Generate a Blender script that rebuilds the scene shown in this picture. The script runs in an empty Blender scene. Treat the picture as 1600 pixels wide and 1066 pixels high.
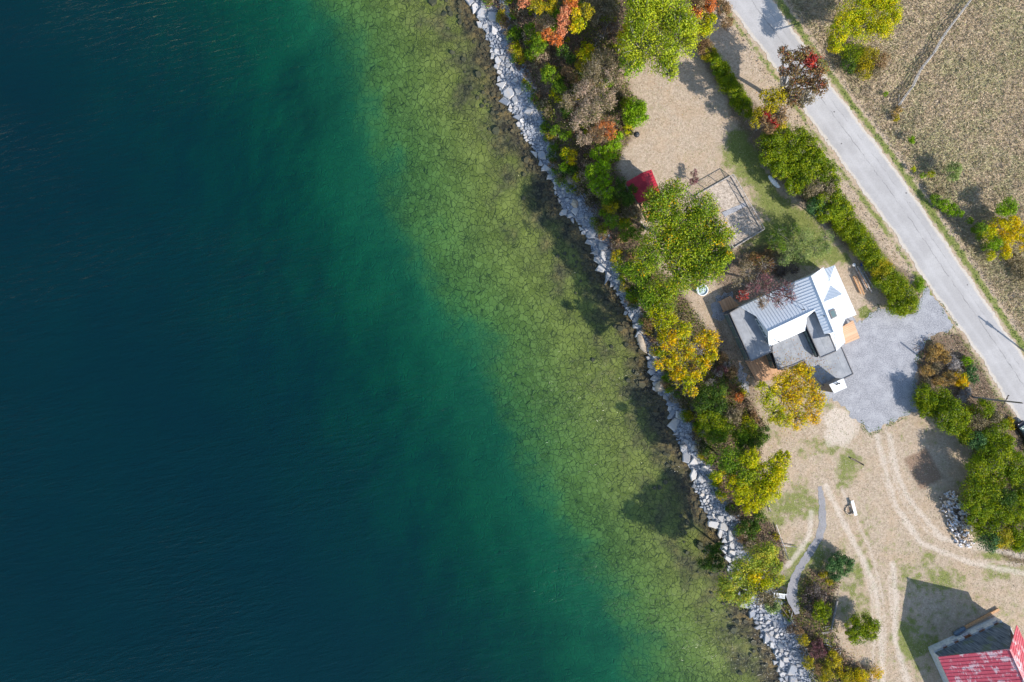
import bpy, math, random
import numpy as np
from mathutils import Vector
R_ = math.radians
SC = bpy.context.scene
COL = SC.collection
# ------------------------------------------------------------ camera, sky, sun, exposure
HC = 110.0                      # camera height over the water
MP = 0.11                       # metres per photo pixel at water level
G = 2.0                         # lawn level over the water
cam_d = bpy.data.cameras.new('camera'); cam = bpy.data.objects.new('camera', cam_d); COL.objects.link(cam)
cam.location = (0, 0, HC); cam.rotation_euler = (0, 0, 0)
cam_d.sensor_width = 36; cam_d.lens = 36 * HC / (1600 * MP); cam_d.clip_end = 3000; cam_d.clip_start = 1
SC.camera = cam
SUN_EL = R_(34); AX, AY = 0.80, -0.60       # towards the sun
sd = bpy.data.lights.new('sun', 'SUN'); sd.energy = 5.0; sd.angle = R_(0.53); sd.color = (1.0, 0.93, 0.84)
so = bpy.data.objects.new('sun', sd); COL.objects.link(so)
sv = Vector((AX * math.cos(SUN_EL), AY * math.cos(SUN_EL), math.sin(SUN_EL)))
so.rotation_euler = sv.to_track_quat('Z', 'Y').to_euler()
W = bpy.data.worlds.new('World'); SC.world = W; W.use_nodes = True
wn = W.node_tree; bg = wn.nodes['Background']
sky = wn.nodes.new('ShaderNodeTexSky'); sky.sky_type = 'NISHITA'; sky.sun_disc = False
sky.sun_elevation = SUN_EL; sky.sun_rotation = math.atan2(AX, AY); sky.air_density = 1.2; sky.dust_density = 0.6
wn.links.new(sky.outputs[0], bg.inputs[0]); bg.inputs[1].default_value = 0.15
SC.view_settings.view_transform = 'Standard'; SC.view_settings.look = 'None'
SC.view_settings.exposure = 0.5; SC.view_settings.gamma = 1.0
SC.cycles.use_denoising = True
SC.cycles.max_bounces = 6; SC.cycles.transparent_max_bounces = 12
try: SC.cycles.caustics_reflective = False; SC.cycles.caustics_refractive = False
except Exception: pass

# ------------------------------------------------------------ helpers
rng = np.random.default_rng(7)
random.seed(7)
def K(px, py, h=0.0, z=None):
    """world point at height h over the lawn seen at photo pixel px, py"""
    zz = G + h if z is None else z
    s = MP * (HC - zz) / HC
    return np.array([(px - 800) * s, (533 - py) * s, zz])
def pix(x, y, z):
    s = MP * (HC - z) / HC
    return 800 + x / s, 533 - y / s
def hsh(ix, iy, seed):
    n = (ix.astype(np.int64) * 374761393 + iy.astype(np.int64) * 668265263 + seed * 1442695041) & 0xffffffff
    n = ((n ^ (n >> 13)) * 1274126177) & 0xffffffff
    return ((n ^ (n >> 16)) & 0xffff) / 65535.0
def vnoise(x, y, scale, seed=0, octs=3):
    x = np.asarray(x, float) * scale; y = np.asarray(y, float) * scale
    out = 0; a = 0.5; tot = 0
    for o in range(octs):
        ix = np.floor(x); iy = np.floor(y); fx = x - ix; fy = y - iy
        fx = fx * fx * (3 - 2 * fx); fy = fy * fy * (3 - 2 * fy)
        v = (hsh(ix, iy, seed + o) * (1 - fx) + hsh(ix + 1, iy, seed + o) * fx) * (1 - fy) + \
            (hsh(ix, iy + 1, seed + o) * (1 - fx) + hsh(ix + 1, iy + 1, seed + o) * fx) * fy
        out = out + a * v; tot += a; a *= 0.5; x = x * 2.03; y = y * 2.03
    return out / tot
def sst(e0, e1, x):
    t = np.clip((x - e0) / (e1 - e0), 0, 1); return t * t * (3 - 2 * t)
def polymask(px, py, poly, soft=4.0):
    """1 inside, 0 outside a pixel polygon, soft edge"""
    P = np.array(poly, float); n = len(P)
    ins = np.zeros(px.shape, bool); d = np.full(px.shape, 1e9)
    for i in range(n):
        x0, y0 = P[i]; x1, y1 = P[(i + 1) % n]
        c = ((y0 > py) != (y1 > py)) & (px < (x1 - x0) * (py - y0) / ((y1 - y0) if y1 != y0 else 1e-9) + x0)
        ins ^= c
        ex, ey = x1 - x0, y1 - y0; L = ex * ex + ey * ey + 1e-9
        t = np.clip(((px - x0) * ex + (py - y0) * ey) / L, 0, 1)
        d = np.minimum(d, np.hypot(px - x0 - t * ex, py - y0 - t * ey))
    sd_ = np.where(ins, d, -d)
    return sst(-soft, soft, sd_)
def tag(o, label=None, cat=None, group=None, kind=None):
    if label: o['label'] = label
    if cat: o['category'] = cat
    if group: o['group'] = group
    if kind: o['kind'] = kind
    return o
def empty(name, loc, rz=0):
    o = bpy.data.objects.new(name, None); COL.objects.link(o); o.location = tuple(loc); o.rotation_euler = (0, 0, rz)
    o.empty_display_size = 0.3
    return o
def mk(name, V, F, mat, parent=None, smooth=False, col=None, attrs=None):
    """link one mesh; V world coordinates (relative to parent's location when there is one)"""
    V = np.asarray(V, np.float64).reshape(-1, 3)
    if parent is not None:
        q_ = parent
        while q_ is not None:
            V = V - np.array(q_.location); q_ = q_.parent
    me = bpy.data.meshes.new(name)
    if isinstance(F, np.ndarray):
        k = F.shape[1]; m = len(F)
        me.vertices.add(len(V)); me.vertices.foreach_set('co', V.astype(np.float32).ravel())
        me.loops.add(m * k); me.loops.foreach_set('vertex_index', F.astype(np.int32).ravel())
        me.polygons.add(m); me.polygons.foreach_set('loop_start', np.arange(0, m * k, k, dtype=np.int32))
        me.polygons.foreach_set('loop_total', np.full(m, k, np.int32))
    else:
        me.from_pydata([tuple(v) for v in V], [], [tuple(int(i) for i in f) for f in F])
    if smooth: me.polygons.foreach_set('use_smooth', np.ones(len(me.polygons), bool))
    if col is not None:
        a = me.color_attributes.new('tint', 'FLOAT_COLOR', 'POINT')
        c = np.ones((len(V), 4), np.float32); c[:, :3] = col; a.data.foreach_set('color', c.ravel())
    for an, av in (attrs or {}).items():
        a = me.attributes.new(an, 'FLOAT', 'POINT'); a.data.foreach_set('value', np.asarray(av, np.float32))
    me.update(calc_edges=True); me.validate()
    me.materials.append(mat)
    o = bpy.data.objects.new(name, me); COL.objects.link(o)
    if parent is not None: o.parent = parent
    return o
class MB:
    def __init__(s): s.v = []; s.f = []
    def add(s, V, F):
        n = len(s.v); s.v += [tuple(float(c) for c in v) for v in V]; s.f += [tuple(i + n for i in f) for f in F]; return s
    def prism(s, P, z0, z1):
        """P list of xy world; vertical prism"""
        n = len(P)
        a = sum(P[i][0] * P[(i + 1) % n][1] - P[(i + 1) % n][0] * P[i][1] for i in range(n))
        if a < 0: P = P[::-1]
        V = [(p[0], p[1], z0) for p in P] + [(p[0], p[1], z1) for p in P]
        F = [tuple(range(n))[::-1], tuple(range(n, 2 * n))] + [(i, (i + 1) % n, n + (i + 1) % n, n + i) for i in range(n)]
        return s.add(V, F)
    def box(s, c, sx, sy, sz, ang=0.0, z0=None):
        ca, sa = math.cos(ang), math.sin(ang)
        P = [(c[0] + x * ca - y * sa, c[1] + x * sa + y * ca) for x, y in ((-sx/2, -sy/2), (sx/2, -sy/2), (sx/2, sy/2), (-sx/2, sy/2))]
        b = c[2] if z0 is None else z0
        return s.prism(P, b, b + sz)
    def beam(s, a, b, w, h=None):
        """square bar between two 3D points"""
        a = Vector(a); b = Vector(b); h = h or w
        d = (b - a); 
        if d.length < 1e-6: return s
        d.normalize(); up = Vector((0, 0, 1)) if abs(d.z) < 0.95 else Vector((1, 0, 0))
        x = d.cross(up).normalized() * w / 2; y = x.cross(d).normalized() * h / 2
        V = [a - x - y, a + x - y, a + x + y, a - x + y, b - x - y, b + x - y, b + x + y, b - x + y]
        return s.add(V, [(0, 1, 2, 3), (7, 6, 5, 4), (0, 4, 5, 1), (1, 5, 6, 2), (2, 6, 7, 3), (3, 7, 4, 0)])
    def tube(s, pts, rad, n=7, cap=True):
        pts = [Vector(p) for p in pts]
        if not hasattr(rad, '__len__'): rad = [rad] * len(pts)
        base = len(s.v); V = []; F = []
        for i, p in enumerate(pts):
            d = (pts[min(i + 1, len(pts) - 1)] - pts[max(i - 1, 0)]).normalized()
            up = Vector((0, 0, 1)) if abs(d.z) < 0.9 else Vector((1, 0, 0))
            x = d.cross(up).normalized(); y = d.cross(x).normalized()
            for k in range(n):
                a = 2 * math.pi * k / n
                V.append(p + (x * math.cos(a) + y * math.sin(a)) * rad[i])
        for i in range(len(pts) - 1):
            for k in range(n):
                F.append((i * n + k, i * n + (k + 1) % n, (i + 1) * n + (k + 1) % n, (i + 1) * n + k))
        if cap:
            F.append(tuple(range(n))); F.append(tuple(range((len(pts) - 1) * n, len(pts) * n))[::-1])
        return s.add(V, F)
    def lathe(s, c, prof, n=24):
        V = []; F = []
        for r, z in prof:
            for k in range(n):
                a = 2 * math.pi * k / n; V.append((c[0] + r * math.cos(a), c[1] + r * math.sin(a), c[2] + z))
        m = len(prof)
        for i in range(m - 1):
            for k in range(n):
                F.append((i * n + k, i * n + (k + 1) % n, (i + 1) * n + (k + 1) % n, (i + 1) * n + k))
        F.append(tuple(range(n))[::-1]); F.append(tuple(range((m - 1) * n, m * n)))
        return s.add(V, F)
    def build(s, name, mat, parent=None, smooth=False):
        return mk(name, s.v, s.f, mat, parent, smooth)

# ------------------------------------------------------------ materials
class NT:
    def __init__(s, name):
        s.m = bpy.data.materials.new(name); s.m.use_nodes = True; s.t = s.m.node_tree
        s.t.nodes.clear(); s.out = s.n('OutputMaterial')
    def n(s, typ, **kw):
        nd = s.t.nodes.new('ShaderNode' + typ)
        for k, v in kw.items(): setattr(nd, k, v)
        return nd
    def l(s, a, b): s.t.links.new(a, b)
    def setin(s, sock, v):
        if hasattr(v, 'default_value') or hasattr(v, 'is_output'): s.l(v, sock)
        elif isinstance(v, (tuple, list)): sock.default_value = tuple(v) + ((1,) if len(v) == 3 and len(sock.default_value) == 4 else ())
        else: sock.default_value = v
    def pos(s):
        return s.n('NewGeometry').outputs['Position']
    def mapping(s, vec, scale=(1, 1, 1), rot=(0, 0, 0)):
        m = s.n('Mapping'); s.l(vec, m.inputs[0]); m.inputs['Scale'].default_value = scale; m.inputs['Rotation'].default_value = rot
        return m.outputs[0]
    def noise(s, vec, scale, detail=3, rough=0.55, dist=0):
        m = s.n('TexNoise'); s.l(vec, m.inputs['Vector']); m.inputs['Scale'].default_value = scale
        m.inputs['Detail'].default_value = detail; m.inputs['Roughness'].default_value = rough; m.inputs['Distortion'].default_value = dist
        return m.outputs[0]
    def vor(s, vec, scale, feature='F1', out='Distance', rnd=1.0):
        m = s.n('TexVoronoi', feature=feature); s.l(vec, m.inputs['Vector']); m.inputs['Scale'].default_value = scale
        m.inputs['Randomness'].default_value = rnd
        return m.outputs[out]
    def ramp(s, fac, a, b, lo=0.0, hi=1.0):
        m = s.n('MapRange', interpolation_type='SMOOTHSTEP'); s.setin(m.inputs[0], fac); m.inputs[1].default_value = a; m.inputs[2].default_value = b
        m.inputs[3].default_value = lo; m.inputs[4].default_value = hi
        return m.outputs[0]
    def mix(s, f, a, b, mode='MIX'):
        m = s.n('Mix', data_type='RGBA', blend_type=mode); s.setin(m.inputs[0], f); s.setin(m.inputs[6], a); s.setin(m.inputs[7], b)
        return m.outputs[2]
    def math(s, op, a, b=0.0):
        m = s.n('Math', operation=op); s.setin(m.inputs[0], a); s.setin(m.inputs[1], b); return m.outputs[0]
    def attr(s, name, out='Fac'):
        return s.n('Attribute', attribute_name=name).outputs[out]
    def bump(s, h, strength=0.5, dist=0.1):
        b = s.n('Bump'); s.l(h, b.inputs['Height']); b.inputs['Strength'].default_value = strength; b.inputs['Distance'].default_value = dist
        return b.outputs[0]
    def princ(s, col, rough=0.8, normal=None, metal=0.0, spec=0.3):
        p = s.n('BsdfPrincipled'); s.setin(p.inputs['Base Color'], col); s.setin(p.inputs['Roughness'], rough)
        p.inputs['Metallic'].default_value = metal; p.inputs['Specular IOR Level'].default_value = spec
        if normal is not None: s.l(normal, p.inputs['Normal'])
        s.l(p.outputs[0], s.out.inputs[0]); return p
def simple(name, a, b=None, scale=3, rough=0.7, metal=0, bump=0.2, spec=0.3, stretch=(1, 1, 1), rot=(0, 0, 0), lo=.35, hi=.65):
    t = NT(name); b = b or tuple(c * 0.75 for c in a)
    v = t.mapping(t.pos(), stretch, rot); nz = t.noise(v, scale, 5, 0.65)
    c = t.mix(t.ramp(nz, lo, hi), b, a)
    t.princ(c, rough, t.bump(nz, bump, 0.05), metal, spec)
    return t.m
M = {}
AU = math.atan2(0.417, 0.909)      # building axis (along the main ridge), world angle
def m_leaf(name, trans=0.3):
    t = NT(name); c = t.attr('tint', 'Color')
    d = t.n('BsdfDiffuse'); t.l(c, d.inputs[0])
    tr = t.n('BsdfTranslucent'); t.l(c, tr.inputs[0])
    g = t.n('BsdfGlossy'); g.inputs['Roughness'].default_value = 0.45; g.inputs[0].default_value = (1, 1, 1, 1)
    m = t.n('MixShader'); m.inputs[0].default_value = trans; t.l(d.outputs[0], m.inputs[1]); t.l(tr.outputs[0], m.inputs[2])
    m2 = t.n('MixShader'); m2.inputs[0].default_value = 0.008; t.l(m.outputs[0], m2.inputs[1]); t.l(g.outputs[0], m2.inputs[2])
    t.l(m2.outputs[0], t.out.inputs[0]); return t.m
M['leaf'] = m_leaf('leaf')
M['straw'] = m_leaf('straw', 0.12)
M['bark'] = simple('bark', (0.36, 0.33, 0.30), (0.16, 0.14, 0.12), 6, 0.9)
M['bark_dark'] = simple('bark_dark', (0.16, 0.13, 0.11), (0.07, 0.055, 0.045), 6, 0.9)
M['drift'] = simple('driftwood', (0.52, 0.50, 0.48), (0.25, 0.22, 0.2), 5, 0.9)
M['white'] = simple('white_paint', (0.80, 0.81, 0.82), (0.68, 0.70, 0.72), 2, 0.45)
M['white_roof'] = simple('white_metal_roof', (0.70, 0.74, 0.79), (0.66, 0.70, 0.755), 3.2, 0.42, 0.0, 0.03, 0.4)
M['membrane'] = simple('grey_roof_membrane', (0.315, 0.33, 0.355), (0.265, 0.28, 0.305), 1.6, 0.85)
M['darkmetal'] = simple('dark_metal', (0.035, 0.037, 0.042), None, 3, 0.4, 0.0)
M['trim'] = simple('grey_trim', (0.22, 0.21, 0.21), None, 3, 0.6)
M['wall_grey'] = simple('grey_wall', (0.26, 0.27, 0.29), None, 2, 0.7)
M['steel'] = simple('steel', (0.5, 0.52, 0.55), None, 3, 0.3, 0.8)
M['bluepl'] = simple('blue_plastic', (0.02, 0.08, 0.4), None, 3, 0.5)
M['car_paint'] = simple('dark_car_paint', (0.012, 0.012, 0.022), None, 3, 0.12, 0.3, 0.0, 0.9)
M['rubber'] = simple('rubber', (0.02, 0.02, 0.02), None, 3, 0.8)
M['redroof'] = simple('cabin_red_metal', (0.42, 0.028, 0.045), (0.30, 0.02, 0.032), 1.3, 0.4)
def m_membrane():
    t = NT('grey_roof_membrane'); P = t.pos(); v = t.mapping(P, (1, 1, 1), (0, 0, -math.atan2(.417, .909)))
    s = t.n('SeparateXYZ'); t.l(v, s.inputs[0]); n = t.noise(P, .8, 6, .7); n2 = t.noise(P, 4, 5, .8)
    c = t.mix(t.ramp(n, .35, .65), (0.25, 0.265, 0.29), (0.335, 0.35, 0.375)); c = t.mix(t.ramp(n2, .52, .7, 0, .35), c, (.17, .17, .17))
    fr = t.math('FRACT', t.math('DIVIDE', s.outputs[0], 1.9)); c = t.mix(t.ramp(t.math('ABSOLUTE', t.math('SUBTRACT', fr, .5)), .475, .49, 0, .55), c, (.15, .16, .17))
    t.princ(c, .85, t.bump(n2, .2, .02), 0, .3); return t.m
M['membrane'] = m_membrane()
def m_glass():
    t = NT('window_glass'); t.princ((0.10, 0.15, 0.15), 0.06, None, 0.0, 0.9); return t.m
M['glass'] = m_glass()
def m_planks(name, a, b, ang, w=0.14):
    t = NT(name); v = t.mapping(t.pos(), (1, 1, 1), (0, 0, -ang))
    s = t.n('SeparateXYZ'); t.l(v, s.inputs[0])
    k = t.math('DIVIDE', s.outputs[1], w); fl = t.math('FLOOR', k); fr = t.math('FRACT', k)
    wnn = t.n('TexWhiteNoise', noise_dimensions='1D'); t.l(fl, wnn.inputs['W'])
    gr = t.noise(t.mapping(v, (1, 14, 1)), 1.5, 4)
    f = t.math('ADD', t.math('MULTIPLY', wnn.outputs[0], 0.6), t.math('MULTIPLY', gr, 0.5))
    c = t.mix(t.ramp(f, 0.1, 0.95), b, a)
    gap = t.ramp(t.math('ABSOLUTE', t.math('SUBTRACT', fr, 0.5)), 0.42, 0.5)
    c = t.mix(gap, c, tuple(x * 0.3 for x in b))
    t.princ(c, 0.75, t.bump(gr, 0.2, 0.02)); return t.m
M['deck'] = m_planks('cedar_deck', (0.62, 0.38, 0.22), (0.42, 0.23, 0.13), AU + math.pi / 2)
M['deck_pale'] = m_planks('pale_cedar_deck', (0.68, 0.45, 0.30), (0.52, 0.31, 0.18), AU)
M['wood'] = simple('fresh_wood', (0.60, 0.36, 0.19), (0.42, 0.22, 0.11), 4, 0.8)

# ------------------------------------------------------------ shoreline and terrain
WE = np.array([(695,-60),(712,-25),(733,0),(743,19),(752,38),(764,66),(768,85),(775,101),(786,150),(805,180),(812,199),(828,222),(840,247),(862,279),(874,306),(880,335),(907,351),(919,378),(927,395),(944,424),(966,460),(981,490),(1000,526),(1013,553),(1020,585),(1026,605),(1044,630),(1054,674),(1071,713),(1081,744),(1094,781),(1110,810),(1129,835),(1136,871),(1150,915),(1173,958),(1189,991),(1208,1018),(1219,1051),(1232,1080),(1250,1130)], float)
RE0 = np.array([(735,-60),(750,-25),(775,0),(788,22),(801,56),(812,84),(827,122),(838,150),(850,170),(865,225),(883,286),(915,301),(932,333),(952,371),(966,392),(983,453),(1013,512),(1030,548),(1047,600),(1063,630),(1087,671),(1108,719),(1139,789),(1160,830),(1185,880),(1217,940),(1245,993),(1263,1046),(1275,1080),(1300,1130)], float)
RE = RE0 - np.stack([np.interp(RE0[:, 1], [0, 420, 500, 1066], [5, 5, 1, 0]), RE0[:, 1] * 0], 1)
def shore_x(y, z=0.0):
    """water's edge, world x for world y"""
    yy = np.asarray(y, float); py = 533 - yy / MP
    px = np.interp(py, WE[:, 1], WE[:, 0])
    px = np.where(py < -60, 695 + (py + 60) * 0.45, np.where(py > 1130, 1250 + (py - 1130) * 0.55, px))
    return (px - 800) * MP + (vnoise(yy, yy * 0, 0.9, 5) - .5) * 0.9
def inner_x(y):
    yy = np.asarray(y, float); py = 533 - yy / MP
    px = np.interp(py, RE[:, 1], RE[:, 0])
    px = np.where(py < -60, 735 + (py + 60) * 0.45, np.where(py > 1130, 1300 + (py - 1130) * 0.55, px))
    return (px - 800) * MP
_YC = np.linspace(-760, 760, 3041); _SX = None
def shore_far(y):
    global _SX
    if _SX is None:
        py = 533 - _YC / MP; px = np.interp(py, WE[:, 1], WE[:, 0])
        px = np.where(py < -60, 695 + (py + 60) * 0.45, np.where(py > 1130, 1250 + (py - 1130) * 0.55, px))
        k = np.exp(-np.linspace(-2.5, 2.5, 41) ** 2); k /= k.sum(); X_ = (px - 800) * MP
        _SX = np.convolve(np.pad(X_, 20, mode='edge'), k, 'valid')
    return np.interp(y, _YC, _SX)
def shelf_w(y):
    py = 533 - np.asarray(y, float) / MP
    return np.interp(py, [0, 100, 250, 400, 550, 700, 850, 1000], [21, 18, 22, 26, 25, 23, 21, 19])
def land_z(x, y):
    t = x - shore_x(y); wi = np.maximum(inner_x(y) - shore_x(y), 1.5)
    z = -0.12 + 0.85 * np.clip(t / wi, 0, 1) + (G - 0.73) * sst(0, 4.0, t - wi)
    return z
def bed_z(x, y):
    near = -(x - shore_x(y)); far = -(x - shore_far(y)); m_ = sst(2, 9, near); t = near * (1 - m_) + far * m_
    w = shelf_w(y) + (vnoise(x, y, 0.07, 3) - .5) * 6
    d = 0.12 + 0.5 * sst(0, 5, t) + 1.0 * sst(3, 28, t) + 0.9 * sst(-12, 3, t - w) + 5.6 * sst(-3, 30, t - w) + 15 * sst(14, 62, t - w)
    d = d + (vnoise(x, y, 0.05, 9) - .5) * 1.3 * sst(0, 18, t - w)
    return -d
def terrain_z(x, y):
    x = np.asarray(x, float); y = np.asarray(y, float)
    px, py = pix(x, y, G)
    f = road_side(px, py)              # px beyond the road's right edge
    hum = (vnoise(x, y, 0.6, 21) - .5) * 0.35 * sst(12, 40, f) - 0.35 * np.exp(-((f - 34) / 11) ** 2)
    return np.where(x < shore_x(y), bed_z(x, y), land_z(x, y) + hum)
RL = np.array([(1053,-120),(1092,-60),(1132,0),(1163,43),(1194,82),(1214,111),(1261,180),(1302,236),(1340,289),(1400,369),(1446,440),(1495,508),(1531,556),(1563,612),(1587,650),(1625,712),(1700,835)], float)
RR = np.array([(1126,-120),(1166,-60),(1206,0),(1250,62),(1292,124),(1334,180),(1396,260),(1462,356),(1506,420),(1570,516),(1602,560),(1700,700),(1790,835)], float)
def road_side(px, py):
    xr = np.interp(py, RR[:, 1], RR[:, 0]); xr = np.where(py < -120, 1126 + (py + 120) * 0.67, np.where(py > 835, 1790 + (py - 835) * 0.64, xr))
    return (px - xr) * 0.83
def road_side_left(px, py):
    xr = np.interp(py, RL[:, 1], RL[:, 0]); xr = np.where(py < -120, 1053 + (py + 120) * 0.66, np.where(py > 835, 1700 + (py - 835) * 0.61, xr))
    return (xr - px) * 0.83

def m_ground():
    t = NT('ground_soil'); P = t.pos()
    n1 = t.noise(P, 0.35, 4); n2 = t.noise(P, 3.2, 7, 0.85); n3 = t.noise(P, 8.0, 5, 0.85); n4 = t.noise(P, 0.12, 3)
    tan = t.mix(t.ramp(n2, .35, .68), (0.31, 0.24, 0.175), (0.58, 0.475, 0.375))
    tan = t.mix(t.ramp(n1, .42, .66, 0, .35), tan, (0.44, 0.31, 0.20))
    tan = t.mix(t.ramp(n3, .56, .68, 0, .55), tan, (0.13, 0.15, 0.06))
    grass = t.mix(t.ramp(n2, .3, .7), (0.10, 0.13, 0.03), (0.25, 0.27, 0.085))
    grass = t.mix(t.ramp(n3, .5, .7, 0, .5), grass, (0.32, 0.27, 0.15))
    gm = t.math('ADD', t.attr('green'), t.math('ADD', t.math('MULTIPLY', t.math('SUBTRACT', n2, 0.5), 1.6), t.math('MULTIPLY', t.math('SUBTRACT', t.noise(P, .9, 4), .5), 1.2)))
    c = t.mix(t.ramp(gm, .35, .75), tan, grass)
    st = t.noise(t.mapping(P, (1.0, 3.5, 1), (0, 0, 0.9)), 1.6, 6, 0.75, 0.8)
    fld = t.mix(t.ramp(st, .36, .64), (0.24, 0.19, 0.125), (0.60, 0.48, 0.33))
    fgr = t.mix(t.ramp(st, .36, .64), (0.17, 0.155, 0.075), (0.50, 0.46, 0.27))
    fld = t.mix(t.ramp(t.math('ADD', n1, t.math('MULTIPLY', t.math('SUBTRACT', n4, .5), 1.2)), .40, .62), fld, fgr)
    c = t.mix(t.attr('field'), c, fld)
    br = t.mix(t.ramp(n3, .35, .65), (0.05, 0.035, 0.025), (0.26, 0.185, 0.13))
    br = t.mix(t.ramp(n2, .55, .7, 0, .6), br, (0.10, 0.12, 0.03))
    c = t.mix(t.attr('brush'), c, br)
    vv = t.n('TexVoronoi'); t.l(P, vv.inputs['Vector']); vv.inputs['Scale'].default_value = 4.5
    sepc = t.n('SeparateColor'); t.l(vv.outputs['Color'], sepc.inputs[0])
    gv = t.mix(t.ramp(sepc.outputs[0], 0, 1), (0.22, 0.235, 0.27), (0.46, 0.48, 0.53))
    gv = t.mix(t.ramp(t.vor(P, 2.3, 'DISTANCE_TO_EDGE'), .0, .09), (0.11, 0.115, 0.125), gv)
    c = t.mix(t.attr('stone'), c, gv)
    pl = t.mix(t.ramp(n3, .35, .6), (0.46, 0.39, 0.32), (0.66, 0.59, 0.52))
    c = t.mix(t.ramp(t.math('ADD', t.attr('pale'), t.math('MULTIPLY', t.math('SUBTRACT', n2, 0.5), .6)), .25, .85), c, pl)
    so_ = t.mix(t.ramp(n3, .35, .65), (0.15, 0.095, 0.065), (0.30, 0.20, 0.14))
    c = t.mix(t.attr('soil'), c, so_)
    hh = t.math('ADD', n3, t.math('MULTIPLY', st, t.math('MULTIPLY', t.attr('field'), 3.0)))
    t.princ(c, 0.95, t.bump(hh, 0.6, 0.08), 0, 0.1)
    return t.m
def m_bed():
    t = NT('lake_bed_rock'); P = t.pos(); D = t.attr('depth')
    w = t.noise(P, 1.1, 3)
    cmb = t.n('VectorMath', operation='ADD'); t.l(P, cmb.inputs[0])
    wv = t.n('TexNoise'); t.l(P, wv.inputs['Vector']); wv.inputs['Scale'].default_value = 1.3; wv.inputs['Detail'].default_value = 4
    sc_ = t.n('VectorMath', operation='SCALE'); t.l(wv.outputs['Color'], sc_.inputs[0]); sc_.inputs['Scale'].default_value = 0.9
    t.l(sc_.outputs[0], cmb.inputs[1]); Q = t.mapping(cmb.outputs[0], (1.15, 0.9, 0.0))
    e1 = t.vor(Q, 1.15, 'DISTANCE_TO_EDGE'); e2 = t.vor(Q, 2.6, 'DISTANCE_TO_EDGE')
    cells = t.n('TexVoronoi'); t.l(Q, cells.inputs['Vector']); cells.inputs['Scale'].default_value = 1.15
    sepc = t.n('SeparateColor'); t.l(cells.outputs['Color'], sepc.inputs[0])
    n2 = t.noise(P, 3.0, 4, 0.7); n1 = t.noise(P, 0.16, 4)
    base = t.mix(t.ramp(n1, .35, .65), (0.160, 0.155, 0.034), (0.228, 0.215, 0.048))
    base = t.mix(t.ramp(sepc.outputs[0], 0, 1, 0, .5), base, (0.31, 0.285, 0.08))
    base = t.mix(t.ramp(n2, .4, .7, 0, .28), base, (0.14, 0.145, 0.035))
    amt = t.noise(P, 0.22, 5)
    k1 = t.math('MULTIPLY', t.ramp(e1, .0, .075, 1, 0), t.ramp(amt, .26, .50, .40, 1))
    k2 = t.math('MULTIPLY', t.ramp(e2, .0, .09, 1, 0), t.ramp(amt, .42, .62, 0, .8))
    k = t.math('MAXIMUM', k1, k2)
    base = t.mix(t.math('MULTIPLY', k, .72), base, (0.018, 0.026, 0.014))
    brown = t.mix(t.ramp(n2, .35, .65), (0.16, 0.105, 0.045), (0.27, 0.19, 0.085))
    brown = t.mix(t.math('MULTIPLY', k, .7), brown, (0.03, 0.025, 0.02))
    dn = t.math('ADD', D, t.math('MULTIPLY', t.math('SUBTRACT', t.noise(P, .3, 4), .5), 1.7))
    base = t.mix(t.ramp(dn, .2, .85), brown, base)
    # dark weed and wet boulders by the edge, bank trees' shade painted in
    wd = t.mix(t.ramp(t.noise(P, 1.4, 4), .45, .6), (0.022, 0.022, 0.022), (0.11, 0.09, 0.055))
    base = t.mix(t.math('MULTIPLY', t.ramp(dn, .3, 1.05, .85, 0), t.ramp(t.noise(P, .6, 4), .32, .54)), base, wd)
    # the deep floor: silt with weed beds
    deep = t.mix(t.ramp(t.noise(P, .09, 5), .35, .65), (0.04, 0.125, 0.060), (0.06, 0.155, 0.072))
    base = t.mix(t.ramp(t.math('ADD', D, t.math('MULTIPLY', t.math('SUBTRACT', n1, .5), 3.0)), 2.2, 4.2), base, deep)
    h = t.math('SUBTRACT', n2, t.math('MULTIPLY', k, 1.2))
    t.princ(base, 0.95, t.bump(h, 0.6, 0.15), 0, 0.0); return t.m
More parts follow.
